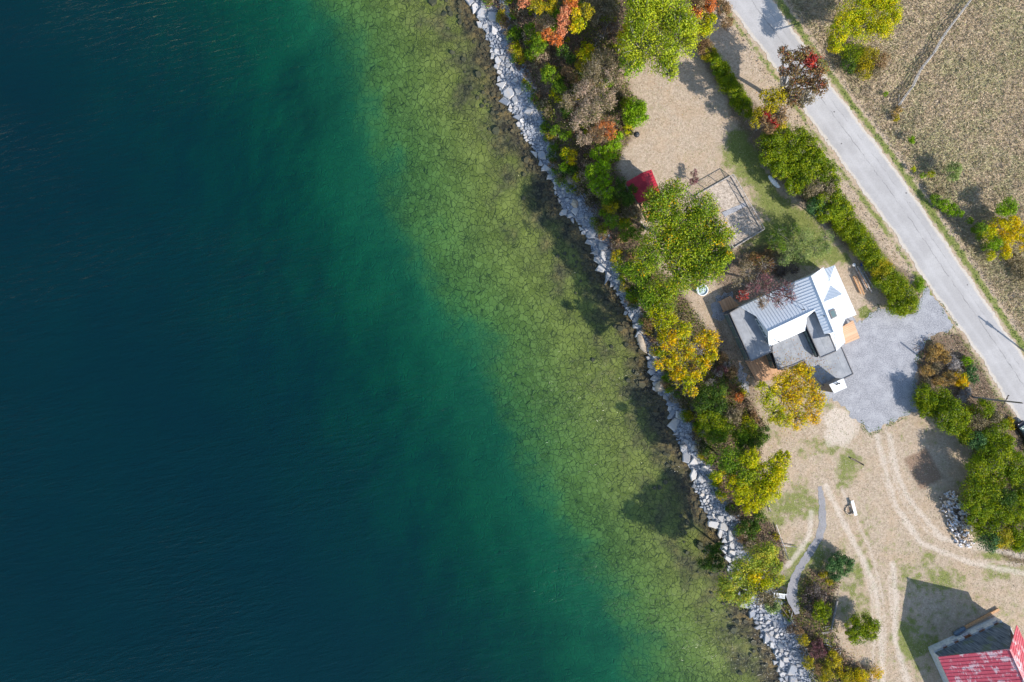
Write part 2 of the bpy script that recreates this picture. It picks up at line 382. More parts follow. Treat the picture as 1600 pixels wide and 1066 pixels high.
def m_water():
    t = NT('lake_water'); P = t.pos(); D = t.attr('depth')
    def T(k):
        return t.math('EXPONENT', t.math('MULTIPLY', D, -k))
    kr, kg, kb = T(.27), T(.076), T(.098)
    cc = t.n('CombineColor'); t.l(kr, cc.inputs[0]); t.l(kg, cc.inputs[1]); t.l(kb, cc.inputs[2])
    tr = t.n('BsdfTransparent'); t.l(cc.outputs[0], tr.inputs[0])
    n = t.noise(P, 0.03, 3)
    body = t.mix(t.ramp(n, .3, .7), (0.0001, 0.0115, 0.0225), (0.0001, 0.0135, 0.0240))
    f = t.math('SUBTRACT', 1.0, T(.14))
    bc = t.mix(f, (0, 0, 0), body)
    df = t.n('BsdfDiffuse'); t.l(bc, df.inputs[0])
    # wavelets: wind ripples running lower left to upper right, stronger towards the south
    v1 = t.mapping(P, (1, 1, 0), (0, 0, R_(-12)))
    w1 = t.noise(t.mapping(v1, (.28, 1.25, 1)), 1.0, 4, 0.6, 0.6)
    w2 = t.noise(t.mapping(v1, (.5, 2.4, 1), (0, 0, R_(9))), 1.0, 3, 0.6, 0.4)
    w3 = t.noise(t.mapping(P, (1, 1, 0)), 2.5, 3)
    gust = t.ramp(t.noise(t.mapping(P, (1, 2.2, 1)), .022, 4), .34, .66, .30, 1.25)
    h = t.math('MULTIPLY', t.math('ADD', t.math('ADD', w1, t.math('MULTIPLY', w2, .45)), t.math('MULTIPLY', w3, .10)), gust)
    nb = t.bump(h, 1.0, 0.22); nd = t.bump(h, 1.0, 0.34); t.l(nd, df.inputs['Normal'])
    gl = t.n('BsdfGlossy'); gl.inputs['Roughness'].default_value = 0.12; t.l(nb, gl.inputs['Normal'])
    ad = t.n('AddShader'); t.l(tr.outputs[0], ad.inputs[0]); t.l(df.outputs[0], ad.inputs[1])
    lw = t.n('LayerWeight'); lw.inputs[0].default_value = .5; t.l(nb, lw.inputs['Normal'])
    fr = t.math('ADD', .02, t.math('MULTIPLY', t.math('POWER', lw.outputs['Facing'], 5.0), .98))
    mx = t.n('MixShader'); t.l(fr, mx.inputs[0]); t.l(ad.outputs[0], mx.inputs[1]); t.l(gl.outputs[0], mx.inputs[2])
    t.l(mx.outputs[0], t.out.inputs[0]); return t.m

def grid(ss, ys, base=shore_x):
    ss = np.asarray(ss); ys = np.asarray(ys)
    S, Y = np.meshgrid(ss, ys); X = base(Y) + S
    ny, nx = S.shape
    i = np.arange((ny - 1) * (nx - 1)); r = i // (nx - 1); c = i % (nx - 1); a = r * nx + c
    F = np.stack([a, a + 1, a + nx + 1, a + nx], 1)
    return X.ravel(), Y.ravel(), F
def steps(*segs):
    out = []
    for a, b, d in segs: out += list(np.arange(a, b - 1e-6, d))
    return np.array(out + [segs[-1][1]])
YS = steps((-700, -110, 60), (-110, -62, 4), (-62, 62, 0.33), (62, 110, 4), (110, 700, 60))
# ground
X, Y, F = grid(steps((0, 8, .3), (8, 100, .36), (100, 160, 6), (160, 800, 60)), YS)
Z = terrain_z(X + 1e-6, Y); PX, PY = pix(X, Y, G)
nz = (vnoise(X, Y, .35, 31) - .5); nf = (vnoise(X, Y, 1.3, 33) - .5)
rs = road_side(PX, PY); rl = road_side_left(PX, PY)
JX = PX + nz * 26 + nf * 14; JY = PY + nf * 16
field = sst(16, 30, rs + nf * 14)
green = np.zeros_like(X) + .12 + .14 * sst(600, 720, PY)
green += .75 * np.exp(-((rs - 9 - nf * 6) / 6.0) ** 2) * (rs > 0) + .55 * np.exp(-((rl - 8 - nf * 8) / 5.0) ** 2) * (rl > 0)
LAWN = [(1135,215),(1165,190),(1185,240),(1215,300),(1270,340),(1310,385),(1330,410),(1250,420),(1180,395),(1150,400),(1200,345),(1170,290),(1140,262)]
green += .85 * polymask(JX, JY, LAWN, 18)
green += .5 * polymask(JX, JY, [(1225,860),(1260,845),(1300,860),(1280,900),(1250,940),(1235,920)], 8)
green += .12 * polymask(JX, JY, [(1400,880),(1480,900),(1540,930),(1520,960),(1440,1066),(1400,1000)], 18)
green += .45 * polymask(JX, JY, [(1250,608),(1300,625),(1350,655),(1385,640),(1370,670),(1320,640),(1290,640)], 8)
green += .8 * polymask(JX, JY, [(1345,485),(1357,480),(1362,490),(1350,498),(1340,494)], 3)
green += .8 * polymask(JX, JY, [(1428,432),(1440,430),(1445,450),(1432,462),(1425,450)], 4)
green += .42 * sst(.50, .72, vnoise(X, Y, .14, 55)) * sst(560, 720, PY) + .15 * sst(.5, .7, vnoise(X, Y, .2, 56)) 
BR = [(930,-150),(1130,-150),(1118,-20),(1100,60),(1010,90),(975,120),(1000,170),(985,210),(962,260),(975,285),(1000,330),(1010,400),(1075,470),(1110,520),(1140,570),(1165,610),(1195,665),(1185,740),(1190,800),(1215,830),(1228,870),(1215,900),(1238,945),(1262,890),(1290,895),(1312,905),(1300,960),(1312,1010),(1360,1050),(1390,1150),(1200,1180),(1150,850),(900,300),(700,-100)]
brush = polymask(JX, JY, BR, 7)
brush = np.maximum(brush, .9 * polymask(JX, JY, [(1425,530),(1460,520),(1500,520),(1545,600),(1620,700),(1700,900),(1580,880),(1500,800),(1520,700),(1440,630)], 6))
brush = np.maximum(brush, .8 * polymask(JX, JY, [(1125,390),(1215,380),(1250,405),(1200,440),(1160,470),(1120,470)], 10))
brush = np.maximum(brush, .55 * polymask(JX, JY, [(1120,480),(1160,560),(1190,620),(1160,640),(1110,560)], 8))
brush = np.maximum(brush, .85 * polymask(JX, JY, [(1085,66),(1100,60),(1190,170),(1320,320),(1440,460),(1420,500),(1300,360),(1180,240)], 5))
wi = inner_x(Y) - shore_x(Y)
stone = 1 - sst(-.6, .9, (X - shore_x(Y)) - wi + nf * 2.2 + nz * 1.5)
brush = brush * (1 - stone); field = field * (1 - brush)
pale = .65 * polymask(JX, JY, [(1300,630),(1330,640),(1345,670),(1330,700),(1290,700),(1285,660)], 9)
def stroke(pts, wd, soft):
    d = np.full(X.shape, 1e9)
    for (x0, y0), (x1, y1) in zip(pts[:-1], pts[1:]):
        ex, ey = x1 - x0, y1 - y0; t_ = np.clip(((PX - x0) * ex + (PY - y0) * ey) / (ex * ex + ey * ey), 0, 1)
        d = np.minimum(d, np.hypot(PX - x0 - t_ * ex, PY - y0 - t_ * ey))
    return 1 - sst(wd - soft, wd + soft, d + nf * 5)
for pts in ([(1290,760),(1310,800),(1335,850),(1352,880),(1368,920),(1375,980),(1380,1066)], [(1370,680),(1385,740),(1400,790),(1440,850),(1520,880),(1620,900)],
            [(1390,680),(1402,740),(1420,780),(1470,840),(1600,870)], [(1395,880),(1400,940),(1398,1000),(1420,1066)], [(1268,800),(1265,835),(1250,860),(1230,885)]):
    pale = np.maximum(pale, .62 * stroke(pts, 6, 5))
trk = np.zeros_like(X)
for pts in ([(1366,660),(1378,740),(1394,790),(1434,846),(1500,874),(1640,886)], [(1383,655),(1394,738),(1410,782),(1450,832),(1510,858),(1640,866)], [(1300,770),(1325,820),(1345,870),(1362,930),(1366,1000),(1362,1080)], [(1316,765),(1340,815),(1362,865),(1379,930),(1384,1000),(1380,1080)], [(1388,900),(1394,960),(1402,1020),(1416,1080)]):
    trk = np.maximum(trk, stroke(pts, 3.5, 3))
pale = np.maximum(pale, .50 * trk); green = green * (1 - .5 * trk)
soil = .85 * polymask(PX + nf * 5, PY + nf * 5, [(1412,717),(1448,700),(1474,748),(1438,766)], 3)
soil = np.maximum(soil, .6 * (1 - sst(.25, 1.0, np.hypot((PX - 1325) / 7, (PY - 796) / 8))))
mk('ground', np.stack([X, Y, Z], 1), F, m_ground(), smooth=True,
   attrs=dict(green=green, field=field, brush=brush, stone=stone, pale=pale, soil=soil))['kind'] = 'structure'
# lake bed and water
X, Y, F = grid(-steps((0, 8, .3), (8, 80, .6), (80, 200, 6), (200, 900, 70)), YS)
F = F[:, ::-1]
Z = bed_z(X, Y); Z = Z + (vnoise(X, Y, 1.1, 77) - .5) * .25 * sst(.2, 1.0, -Z)
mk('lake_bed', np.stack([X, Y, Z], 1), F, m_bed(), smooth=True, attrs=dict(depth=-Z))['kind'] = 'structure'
X, Y, F = grid(-steps((-1.2, 8, .4), (8, 80, .8), (80, 200, 6), (200, 900, 70)), YS)
F = F[:, ::-1]
mk('lake_water', np.stack([X, Y, X * 0], 1), F, m_water(), smooth=True, attrs=dict(depth=np.maximum(-bed_z(X, Y), 0)))['kind'] = 'structure'

# ------------------------------------------------------------ road, driveway, path
def jag(pts, amp, step=1.2, seed=0, closed=True, z=G):
    """pixel outline -> world xy points with a ragged edge"""
    P = [K(x, y, 0)[:2] for x, y in pts]; out = []
    n = len(P); rr = random.Random(seed)
    for i in range(n if closed else n - 1):
        a, b = P[i], P[(i + 1) % n]; L = np.hypot(*(b - a)); m = max(1, int(L / step))
        nx, ny = (b[1] - a[1]) / L, -(b[0] - a[0]) / L
        for k in range(m):
            q = a + (b - a) * k / m; j = rr.uniform(-amp, amp)
            out.append((q[0] + nx * j, q[1] + ny * j))
    if not closed: out.append(tuple(P[-1]))
    return out
def m_road():
    t = NT('worn_asphalt'); P = t.pos(); A = t.attr('across')
    n1 = t.noise(P, .25, 4); n2 = t.noise(P, 5, 6, .9)
    c = t.mix(t.ramp(n1, .35, .65), (0.385, 0.375, 0.375), (0.46, 0.45, 0.45))
    c = t.mix(t.ramp(n2, .35, .7, 0, .45), c, (0.22, 0.215, 0.22))
    sh = t.mix(t.ramp(n2, .3, .7), (0.42, 0.375, 0.32), (0.58, 0.54, 0.49))
    an = t.math('ADD', A, t.math('MULTIPLY', t.math('SUBTRACT', t.noise(P, .9, 4), .5), .10))
    e = t.math('ABSOLUTE', t.math('SUBTRACT', an, .5))
    c = t.mix(t.ramp(e, .40, .46), c, sh)
    v = t.mapping(P, (1, 1, 1), (0, 0, R_(57)))
    # the seam and fine cracks along the middle, wheel tracks
    L = t.noise(t.mapping(v, (.35, 2.2, 1)), 1.0, 5, .7)
    seam = t.math('MULTIPLY', t.ramp(t.math('ABSOLUTE', t.math('SUBTRACT', an, .56)), 0, .018, 1, 0), t.ramp(L, .38, .52))
    c = t.mix(t.math('MULTIPLY', seam, .6), c, (0.12, 0.12, 0.12))
    seam2 = t.math('MULTIPLY', t.ramp(t.math('ABSOLUTE', t.math('SUBTRACT', an, .76)), 0, .012, 1, 0), t.ramp(L, .45, .56))
    c = t.mix(t.math('MULTIPLY', seam2, .5), c, (0.14, 0.14, 0.14))
    trk = t.math('ADD', t.ramp(t.math('ABSOLUTE', t.math('SUBTRACT', A, .28)), 0, .09, 1, 0), t.ramp(t.math('ABSOLUTE', t.math('SUBTRACT', A, .70)), 0, .09, 1, 0))
    c = t.mix(t.math('MULTIPLY', trk, .22), c, (0.50, 0.49, 0.50))
    sp = t.vor(P, .33, 'F1'); c = t.mix(t.ramp(sp, .03, .06, .75, 0), c, (0.06, 0.055, 0.055))
    t.princ(c, .85, t.bump(n2, .3, .02), 0, .2); return t.m
rp = []; ra = []
ysr = np.linspace(-119, 834, 420)
for k, yy in enumerate(ysr):
    # matching points on both edges across the road
    dl = (yy + 119) / 953
    a = K(np.interp(yy, RL[:, 1], RL[:, 0]), yy); 
    yb = yy - 34
    b = K(np.interp(max(yb, -120), RR[:, 1], RR[:, 0]) if yb > -120 else 1126 + (yb + 120) * .67, yb)
    for j in range(9):
        u = j / 8; q = a[:2] * (1 - u) + b[:2] * u
        if j == 0: q = q - (b[:2] - a[:2]) / 5.5 * (random.uniform(-.12, .12) + .1 * math.sin(k * .35))
        if j == 8: q = q + (b[:2] - a[:2]) / 5.5 * (random.uniform(-.12, .12) + .1 * math.sin(k * .27 + 1))
        rp.append((q[0], q[1], G + .03 + .04 * (1 - (2 * u - 1) ** 2))); ra.append(u)
n = len(ysr); F = [(i * 9 + j, (i + 1) * 9 + j, (i + 1) * 9 + j + 1, i * 9 + j + 1) for i in range(n - 1) for j in range(8)]
mk('road', rp, F, m_road(), smooth=True, attrs=dict(across=ra))['kind'] = 'structure'
def m_gravel(name, a, b):
    t = NT(name); P = t.pos(); n2 = t.noise(P, 5.5, 6, .95); n1 = t.noise(P, .5, 3)
    c = t.mix(t.ramp(n2, .40, .60), b, a); c = t.mix(t.ramp(n1, .4, .7, 0, .35), c, tuple(x * 1.25 for x in a))
    c = t.mix(t.ramp(t.vor(P, 2.2), .04, .09, .8, 0), c, (.62, .62, .64))
    t.princ(c, .95, t.bump(n2, .8, .05), 0, .1); return t.m
M['gravel'] = m_gravel('driveway_gravel', (0.40, 0.405, 0.43), (0.175, 0.18, 0.205))
M['gravel_path'] = m_gravel('path_gravel', (0.30, 0.295, 0.31), (0.22, 0.215, 0.23))
def sheet(name, poly, mat, z, kind='structure'):
    bm = MB(); bm.prism(poly, z - .02, z); o = bm.build(name, mat); 
    if kind: o['kind'] = kind
    return o
DR = [(1300,470),(1338,502),(1352,498),(1372,480),(1395,484),(1415,490),(1430,488),(1440,458),(1448,450),(1462,468),(1478,489),(1492,508),(1488,516),(1470,522),(1455,526),(1440,545),(1432,570),(1430,610),(1434,640),(1415,648),(1400,655),(1372,672),(1358,677),(1345,662),(1328,650),(1320,635),(1300,622),(1288,632),(1270,600),(1280,540)]
sheet('gravel_driveway', jag(DR, .38, .5, 3), M['gravel'], G + .022)
PC = [(1281,760),(1284,780),(1285,800),(1285,820),(1279,842),(1265,864),(1254,880),(1245,896),(1239,914),(1237,930),(1242,946),(1246,960)]
PWD = [3, 4.5, 5.5, 6, 6, 6, 6, 6, 7, 9, 7, 4]
lft, rgt = [], []
for i, (x, y) in enumerate(PC):
    x0, y0 = PC[max(i - 1, 0)]; x1, y1 = PC[min(i + 1, len(PC) - 1)]; L = math.hypot(x1 - x0, y1 - y0)
    nx, ny = -(y1 - y0) / L, (x1 - x0) / L; w = PWD[i]
    lft.append((x + nx * w, y + ny * w)); rgt.append((x - nx * w, y - ny * w))
sheet('path', jag(lft + rgt[::-1], .10, .5, 5), M['gravel_path'], G + .022)
sheet('gravel_patch', jag([(1122,462),(1142,456),(1150,470),(1128,500),(1112,495),(1112,478)], .3, .5, 8), M['gravel'], G + .02)
sheet('gravel_border', jag([(1155,565),(1165,585),(1172,612),(1160,608),(1152,585)], .3, .5, 9), M['gravel'], G + .02)

# ------------------------------------------------------------ plants
def leafcloud(name, pos, nrm, col, L, Wd, mat, parent=None):
    n = len(pos)
    rv = rng.normal(size=(n, 3)); t = np.cross(nrm, rv); t /= np.linalg.norm(t, axis=1, keepdims=True) + 1e-9
    b = np.cross(nrm, t); b /= np.linalg.norm(b, axis=1, keepdims=True) + 1e-9
    L = (L * rng.uniform(.6, 1.35, n))[:, None] / 2; Wd = (Wd * rng.uniform(.6, 1.35, n))[:, None] / 2
    V = np.stack([pos - t * L, pos + b * Wd - t * L * .1, pos + t * L, pos - b * Wd + t * L * .1], 1).reshape(-1, 3)
    F = np.arange(n * 4).reshape(n, 4)
    return mk(name, V, F, mat, parent, col=np.repeat(col, 4, 0))
PAL = {
 'lime': [((.25,.31,.025),5),((.34,.36,.03),3),((.16,.23,.02),2)],
 'limey': [((.27,.32,.05),4),((.40,.36,.05),3),((.20,.27,.04),3)],
 'green': [((.075,.145,.014),4),((.12,.20,.018),4),((.18,.24,.02),2)],
 'bright': [((.15,.26,.012),5),((.21,.31,.02),3),((.09,.17,.012),2)],
 'oakgreen': [((.10,.17,.014),5),((.17,.23,.02),5),((.25,.28,.02),3),((.60,.33,.008),.5)],
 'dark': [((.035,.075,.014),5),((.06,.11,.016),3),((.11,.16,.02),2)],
 'juniper': [((.075,.13,.012),3),((.145,.20,.012),5),((.23,.26,.014),3),((.16,.15,.10),.5)],
 'blueg': [((.06,.13,.045),5),((.10,.18,.06),3),((.035,.075,.03),3)],
 'yellow': [((.55,.40,.012),5),((.40,.36,.015),4),((.62,.34,.012),2),((.22,.26,.015),2)],
 'yellowg': [((.34,.34,.015),5),((.22,.28,.015),4),((.48,.40,.012),3)],
 'olivey': [((.30,.25,.02),4),((.20,.20,.02),4),((.40,.30,.02),2)],
 'gold': [((.66,.33,.012),4),((.54,.36,.012),4),((.38,.34,.015),4),((.24,.26,.02),2)],
 'orange': [((.62,.19,.06),5),((.60,.25,.09),3),((.45,.15,.04),2)],
 'salmon': [((.66,.26,.14),5),((.60,.30,.16),3)],
 'brown': [((.30,.19,.10),5),((.20,.13,.07),4),((.38,.27,.13),2)],
 'pinkish': [((.44,.34,.25),4),((.30,.24,.15),4),((.18,.17,.08),3),((.50,.36,.28),2)],
 'drygr': [((.26,.21,.13),4),((.16,.14,.07),4),((.36,.30,.20),2)],
 'maple': [((.15,.10,.055),5),((.24,.15,.06),3),((.32,.11,.06),1.4),((.24,.20,.06),2)],
 'red': [((.48,.045,.045),5),((.34,.05,.04),3),((.55,.11,.06),2)],
 'purple': [((.24,.10,.12),4),((.17,.09,.09),4),((.32,.17,.17),2),((.2,.15,.1),2)],
 'pine': [((.20,.26,.09),4),((.13,.19,.05),4),((.28,.32,.12),2)],
 'twig': [((.14,.11,.10),4),((.22,.19,.18),3),((.08,.06,.05),3)],
 'golddry': [((.50,.31,.09),4),((.36,.25,.10),4),((.24,.20,.10),3)],
 'ghost': [((.40,.38,.37),4),((.28,.25,.24),3)],
}
def pick(pal, n, r):
    P = PAL[pal]; w = np.array([p[1] for p in P], float); i = r.choice(len(P), n, p=w / w.sum())
    return np.array([p[0] for p in P])[i]
def bark_wide(n): return n.startswith('juniper')
def crown_points(blobs, r, dens, lsize, clumpf=.38, flat=.8):
    """blobs: (centre xyz, radius, palette). leaves lie on the shells of many small clumps."""
    PP, NN, CC, cents = [], [], [], []
    for c, R, pal in blobs:
        nc = int(max(9, 22 * (1 if R < 2 else 1.7)))
        d = r.normal(size=(nc, 3)); d[:, 2] = np.abs(d[:, 2]) * .9 - .25; d /= np.linalg.norm(d, axis=1, keepdims=True)
        rad = R * (1 - clumpf * .75) * r.uniform(.55, 1.08, (nc, 1)) ** .7
        cc = c + d * rad * np.array([1, 1, flat]); cents.append(cc)
        cr = R * clumpf * r.uniform(.55, 1.25, nc)
        ccol = pick(pal, nc, r) * r.uniform(.85, 1.15, (nc, 1))
        per = max(8, int(dens * 13.5 * R * R / nc / (lsize * lsize * .55)))
        i = np.repeat(np.arange(nc), per); m = len(i)
        e = r.normal(size=(m, 3)); e[:, 2] = np.where(e[:, 2] < 0, e[:, 2] * .55, e[:, 2]); e /= np.linalg.norm(e, axis=1, keepdims=True)
        rr = cr[i][:, None] * r.uniform(.35, 1.0, (m, 1)) ** .45 * (1 + .22 * r.normal(size=(m, 1)))
        p = cc[i] + e * rr * np.array([1, 1, .8])
        nn = e + r.normal(size=(m, 3)) * .55 + np.array([0, 0, .35]); nn /= np.linalg.norm(nn, axis=1, keepdims=True)
        col = np.where(r.uniform(size=(m, 1)) < .66, ccol[i], pick(pal, m, r)) * r.uniform(.75, 1.25, (m, 1))
        PP.append(p); NN.append(nn); CC.append(col)
    return np.concatenate(PP), np.concatenate(NN), np.clip(np.concatenate(CC), 0, .8), cents
def sat_(c):
    m_ = sum(c) / 3; return tuple(min(max(m_ + (v - m_) * 1.06, .004), .8) for v in c)
for k_ in PAL: PAL[k_] = [(sat_(p), w) for p, w in PAL[k_]]
for k_ in ('lime','limey','green','bright','oakgreen','dark','juniper','blueg','yellow','yellowg','olivey','gold','pine'):
    PAL[k_] = [(tuple(min(c * 1.32, .8) for c in p), w) for p, w in PAL[k_]]
NP = [0]
def plant(name, label, cat, blobs, h, pal, dens=1.0, leaf=.30, bark='bark', group=None, base=None, bare=0.2, rough=.38, part='crown', flat=.8, aspect=.62):
    """blobs: (px, py, radius_px[, palette[, height]]) as seen in the photograph"""
    leaf *= .84; NP[0] += 1; r = np.random.default_rng(100 + NP[0])
    B = []
    for b in blobs:
        px, py, rp_ = b[:3]; pl = b[3] if len(b) > 3 and b[3] else pal; hh = b[4] if len(b) > 4 else h
        R = rp_ * .106 * (1.5 if cat == 'hedge' else 1.36 if bark_wide(name) else 1.17); c = K(px, py, max(hh - R * .8, R * .5))
        B.append((c, R, pl))
    cm = np.mean([b[0] for b in B], 0)
    if base is None: bx, by = cm[0], cm[1]
    else: q = K(*base); bx, by = q[0], q[1]
    gz = float(np.maximum(terrain_z(bx, by), -.4)) - .03
    o = empty(name, (bx, by, gz)); tag(o, label, cat, group)
    P, N, C, cents = crown_points(B, r, dens, leaf, rough, flat)
    gzz = np.maximum(terrain_z(P[:, 0], P[:, 1]), 0) + .05
    P[:, 2] = np.maximum(P[:, 2], gzz + r.uniform(0, .3, len(P)))
    leafcloud(part, P, N, C, leaf, leaf * aspect, M['leaf'], o)
    t = MB(); tr = max(.04, h * (.034 if 'maple' in name else .022))
    top = Vector((cm[0], cm[1], gz + max(.35, (cm[2] - gz) * .55)))
    b0 = Vector((bx, by, gz)); mid = (b0 + top) / 2 + Vector((r.uniform(-.2, .2), r.uniform(-.2, .2), 0)) * min(1, h / 6)
    t.tube([b0, mid, top], [tr * 1.35, tr, tr * .8], 7)
    for (c, R, pl), cc in zip(B, cents):
        c = Vector(c); hub = c - Vector((0, 0, R * .35))
        m2 = (top + hub) / 2 + Vector(r.normal(size=3) * R * .08)
        t.tube([top, m2, hub], [tr * .75, tr * .55, tr * .42], 5)
        k = len(cc) if h > 4 else 5
        for q in cc[:k]:
            q = Vector(q); e = q + (q - hub) * bare
            mm = (hub + q) / 2 + Vector(r.normal(size=3) * R * .06)
            t.tube([hub, mm, q, e], [tr * .38, tr * .26, tr * .15, tr * .05], 4, cap=False)
    t.build('trunk' if h > 3.2 else 'stem', M[bark], o)
    return o

GT = 'trees along the shore bank'; GS = 'shrubs on the bank'; GJ = 'junipers by the road'; GF = 'saplings in the field'
# --- trees of the shore, north to south
plant('deciduous_tree', 'big lime green tree at the top of the yard with grey branches showing', 'tree',
      [(1005,22,30),(1040,18,32),(1060,62,30),(1035,88,24),(1000,70,28),(985,100,20,'bright',7),(1046,112,13),(1015,-10,30),(1075,40,16)], 12, 'lime', .95, .32, group=GT, base=(1012,62), bare=.5)
plant('shrub', 'small golden yellow shrub tucked against the big lime tree', 'shrub', [(981,44,8),(974,58,10),(970,70,5)], 6.5, 'gold', 1.2, .28, group=GS)
plant('deciduous_tree', 'rust and yellow tree between the big lime tree and the road', 'tree', [(1092,12,14,'brown'),(1095,38,19,'yellowg'),(1085,22,12,'orange'),(1083,48,9,'olivey'),(1108,8,12,'orange'),(1112,30,8,'yellowg')], 7, 'olivey', 1.0, .3, group=GT)
plant('shrub', 'brown dry shrub beside the road verge at the top', 'shrub', [(1128,14,14),(1136,36,10)], 2.2, 'brown', 1.0, .24, group=GS)
plant('deciduous_tree', 'salmon orange tree on the bank near the top edge', 'tree', [(884,18,9,'salmon'),(879,32,11,'salmon'),(875,50,9,'salmon'),(868,62,10,'orange'),(855,55,9,'orange')], 7, 'orange', 1.1, .28, group=GT)
plant('deciduous_tree', 'orange topped tree at the very top of the stone shore', 'tree', [(822,2,11,'salmon'),(835,-8,12,'orange'),(838,12,12,'olivey'),(858,8,12,'olivey')], 6, 'olivey', 1.1, .28, group=GT)
plant('deciduous_tree', 'yellow olive tree right of the salmon tree', 'tree', [(897,25,11,'yellow'),(905,40,10,'yellowg'),(896,44,8,'yellow'),(893,5,12,'orange'),(915,18,12,'olivey'),(890,-6,12,'yellow')], 7, 'olivey', 1.0, .28, group=GT)
plant('shrub', 'dull beige shrub left of the salmon tree', 'shrub', [(852,34,13,'pinkish'),(845,46,8,'brown')], 4, 'pinkish', .8, .24, group=GS)
plant('dead_shrub', 'bare purple grey shrub of tangled white twigs', 'shrub', [(950,36,14),(938,55,13),(930,70,9),(960,42,8)], 3.5, 'twig', .35, .2, 'drift', group=GS, bare=.9, part='crown')
plant('shrub', 'olive grey shrub at the top left of the bare twigs', 'shrub', [(925,10,17),(945,8,14),(955,15,12),(930,28,10)], 5.5, 'drygr', .9, .24, group=GS)
plant('shrub', 'bright green shrub closest to the top of the stones', 'shrub', [(828,46,10),(838,58,8)], 3, 'green', 1.1, .26, group=GS)
plant('shrub', 'second bright green shrub just below the first at the top', 'shrub', [(842,72,11),(835,80,8)], 3, 'green', 1.1, .26, group=GS)
plant('shrub', 'yellow olive shrub under the salmon tree', 'shrub', [(912,88,12,'yellowg'),(922,78,8,'yellow'),(908,104,9)], 4, 'olivey', 1.0, .26, group=GS)
plant('shrub', 'pale peach shrub between two dark green shrubs', 'shrub', [(886,112,9),(895,122,8)], 3, 'brown', .9, .24, group=GS)
plant('shrub', 'dark green round shrub halfway between stones and beige thicket', 'shrub', [(862,122,14),(874,138,10),(855,112,9)], 3.5, 'green', 1.1, .26, group=GS)
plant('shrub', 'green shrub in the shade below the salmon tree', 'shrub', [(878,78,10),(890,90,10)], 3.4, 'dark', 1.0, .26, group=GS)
plant('deciduous_tree', 'large beige and pinkish half bare thicket tree beside the lawn', 'tree',
      [(945,100,22,'drygr'),(925,118,18,'drygr'),(960,118,16,'pinkish'),(915,145,18,'pinkish'),(940,155,22,'pinkish'),(920,175,18,'pinkish'),(905,190,14,'pinkish'),(885,160,12,'drygr')], 6.5, 'pinkish', .75, .24, group=GT, bare=.6)
plant('deciduous_tree', 'rusty orange and beige half bare tree below the beige thicket', 'tree',
      [(945,200,14,'orange'),(930,212,14,'brown'),(952,188,9,'brown'),(912,215,12,'pinkish'),(955,210,9,'orange')], 5, 'brown', .7, .24, group=GT, bare=.7)
plant('round_shrub', 'round bright green bush at the edge of the tan lawn', 'shrub', [(992,168,15),(998,182,14),(984,182,12),(1002,172,11),(990,192,8)], 4.5, 'bright', 1.3, .27, group=GS)
plant('shrub', 'leafy green bush on the lawn corner above the red roofed cabin', 'shrub', [(960,225,11),(950,238,12),(935,240,12),(965,214,8)], 4.5, 'bright', 1.2, .27, group=GS)
plant('deciduous_tree', 'green tree column between the stones and the cabin', 'tree', [(925,268,12),(940,262,13),(945,280,12),(932,292,12),(950,300,9)], 6, 'bright', 1.15, .28, group=GT)
plant('shrub', 'yellow speckled shrub right above the stones', 'shrub', [(884,240,9,'yellowg'),(892,252,8,'yellow'),(896,240,7,'olivey'),(880,262,7,'bright')], 2.6, 'yellowg', 1.0, .25, group=GS)
plant('shrub', 'small green shrub at the stone edge below the peach thicket', 'shrub', [(868,204,9),(880,212,8)], 2.6, 'green', 1.0, .25, group=GS)
plant('juniper_shrub', 'dark juniper against the left wall of the red roofed cabin', 'shrub', [(970,284,7),(968,300,10),(980,308,11),(988,296,6)], 3.5, 'dark', 1.2, .22, group=GS)
plant('shrub', 'grey twiggy shrub below the cabin', 'shrub', [(985,328,12),(994,338,9)], 3, 'drygr', .7, .22, group=GS, bare=.7)
plant('shrub', 'olive green shrub over the stones left of the grey twiggy shrub', 'shrub', [(955,345,12,'green'),(948,312,10,'green'),(957,325,9,'olivey')], 3.5, 'green', 1.1, .26, group=GS)
plant('shrub', 'green shrub below the grey twiggy shrub', 'shrub', [(980,358,12),(992,366,10),(975,372,8)], 3.2, 'green', 1.0, .26, group=GS)
plant('dead_shrub', 'purple leafless bush left of the garden enclosure', 'shrub', [(1084,270,6),(1086,280,6),(1081,285,5)], 2, 'purple', .8, .2, group=GS, bare=.9, part='crown')
plant('oak_tree', 'largest green tree speckled with orange next to the garden enclosure', 'tree',
      [(1025,310,18),(1055,305,22),(1095,330,26),(1122,365,22),(1110,395,26),(1070,350,30),(1035,345,26),(1030,385,28),(1075,395,34),(1115,420,18),(1060,430,26),(1095,432,20),(1010,405,20),(1135,400,12),(1020,330,14)], 13, 'oakgreen', 1.0, .33, group=GT, base=(1062,385), bare=.2)
plant('deciduous_tree', 'green tree over the stones below the large speckled tree', 'tree', [(1000,430,17,'green'),(1020,455,20),(985,420,12,'green'),(1010,470,15,'green'),(1035,478,16),(1045,455,15)], 9, 'oakgreen', 1.1, .3, group=GT)
plant('deciduous_tree', 'golden yellow tree overhanging the shore with pale bare branches', 'tree',
      [(1040,500,18,'yellowg'),(1065,515,14,'yellowg'),(1045,530,16,'gold'),(1070,548,14,'gold'),(1105,530,16,'gold'),(1110,552,12,'yellow'),(1095,570,13,'gold'),(1045,560,15,'yellow'),(1060,578,16,'gold'),(1070,600,14,'yellowg'),(1085,588,10,'yellow'),(1028,570,8,'gold'),(1082,612,8,'gold'),(1025,485,13,'yellowg')], 9, 'yellow', .95, .3, group=GT, base=(1078,548), bare=.7)
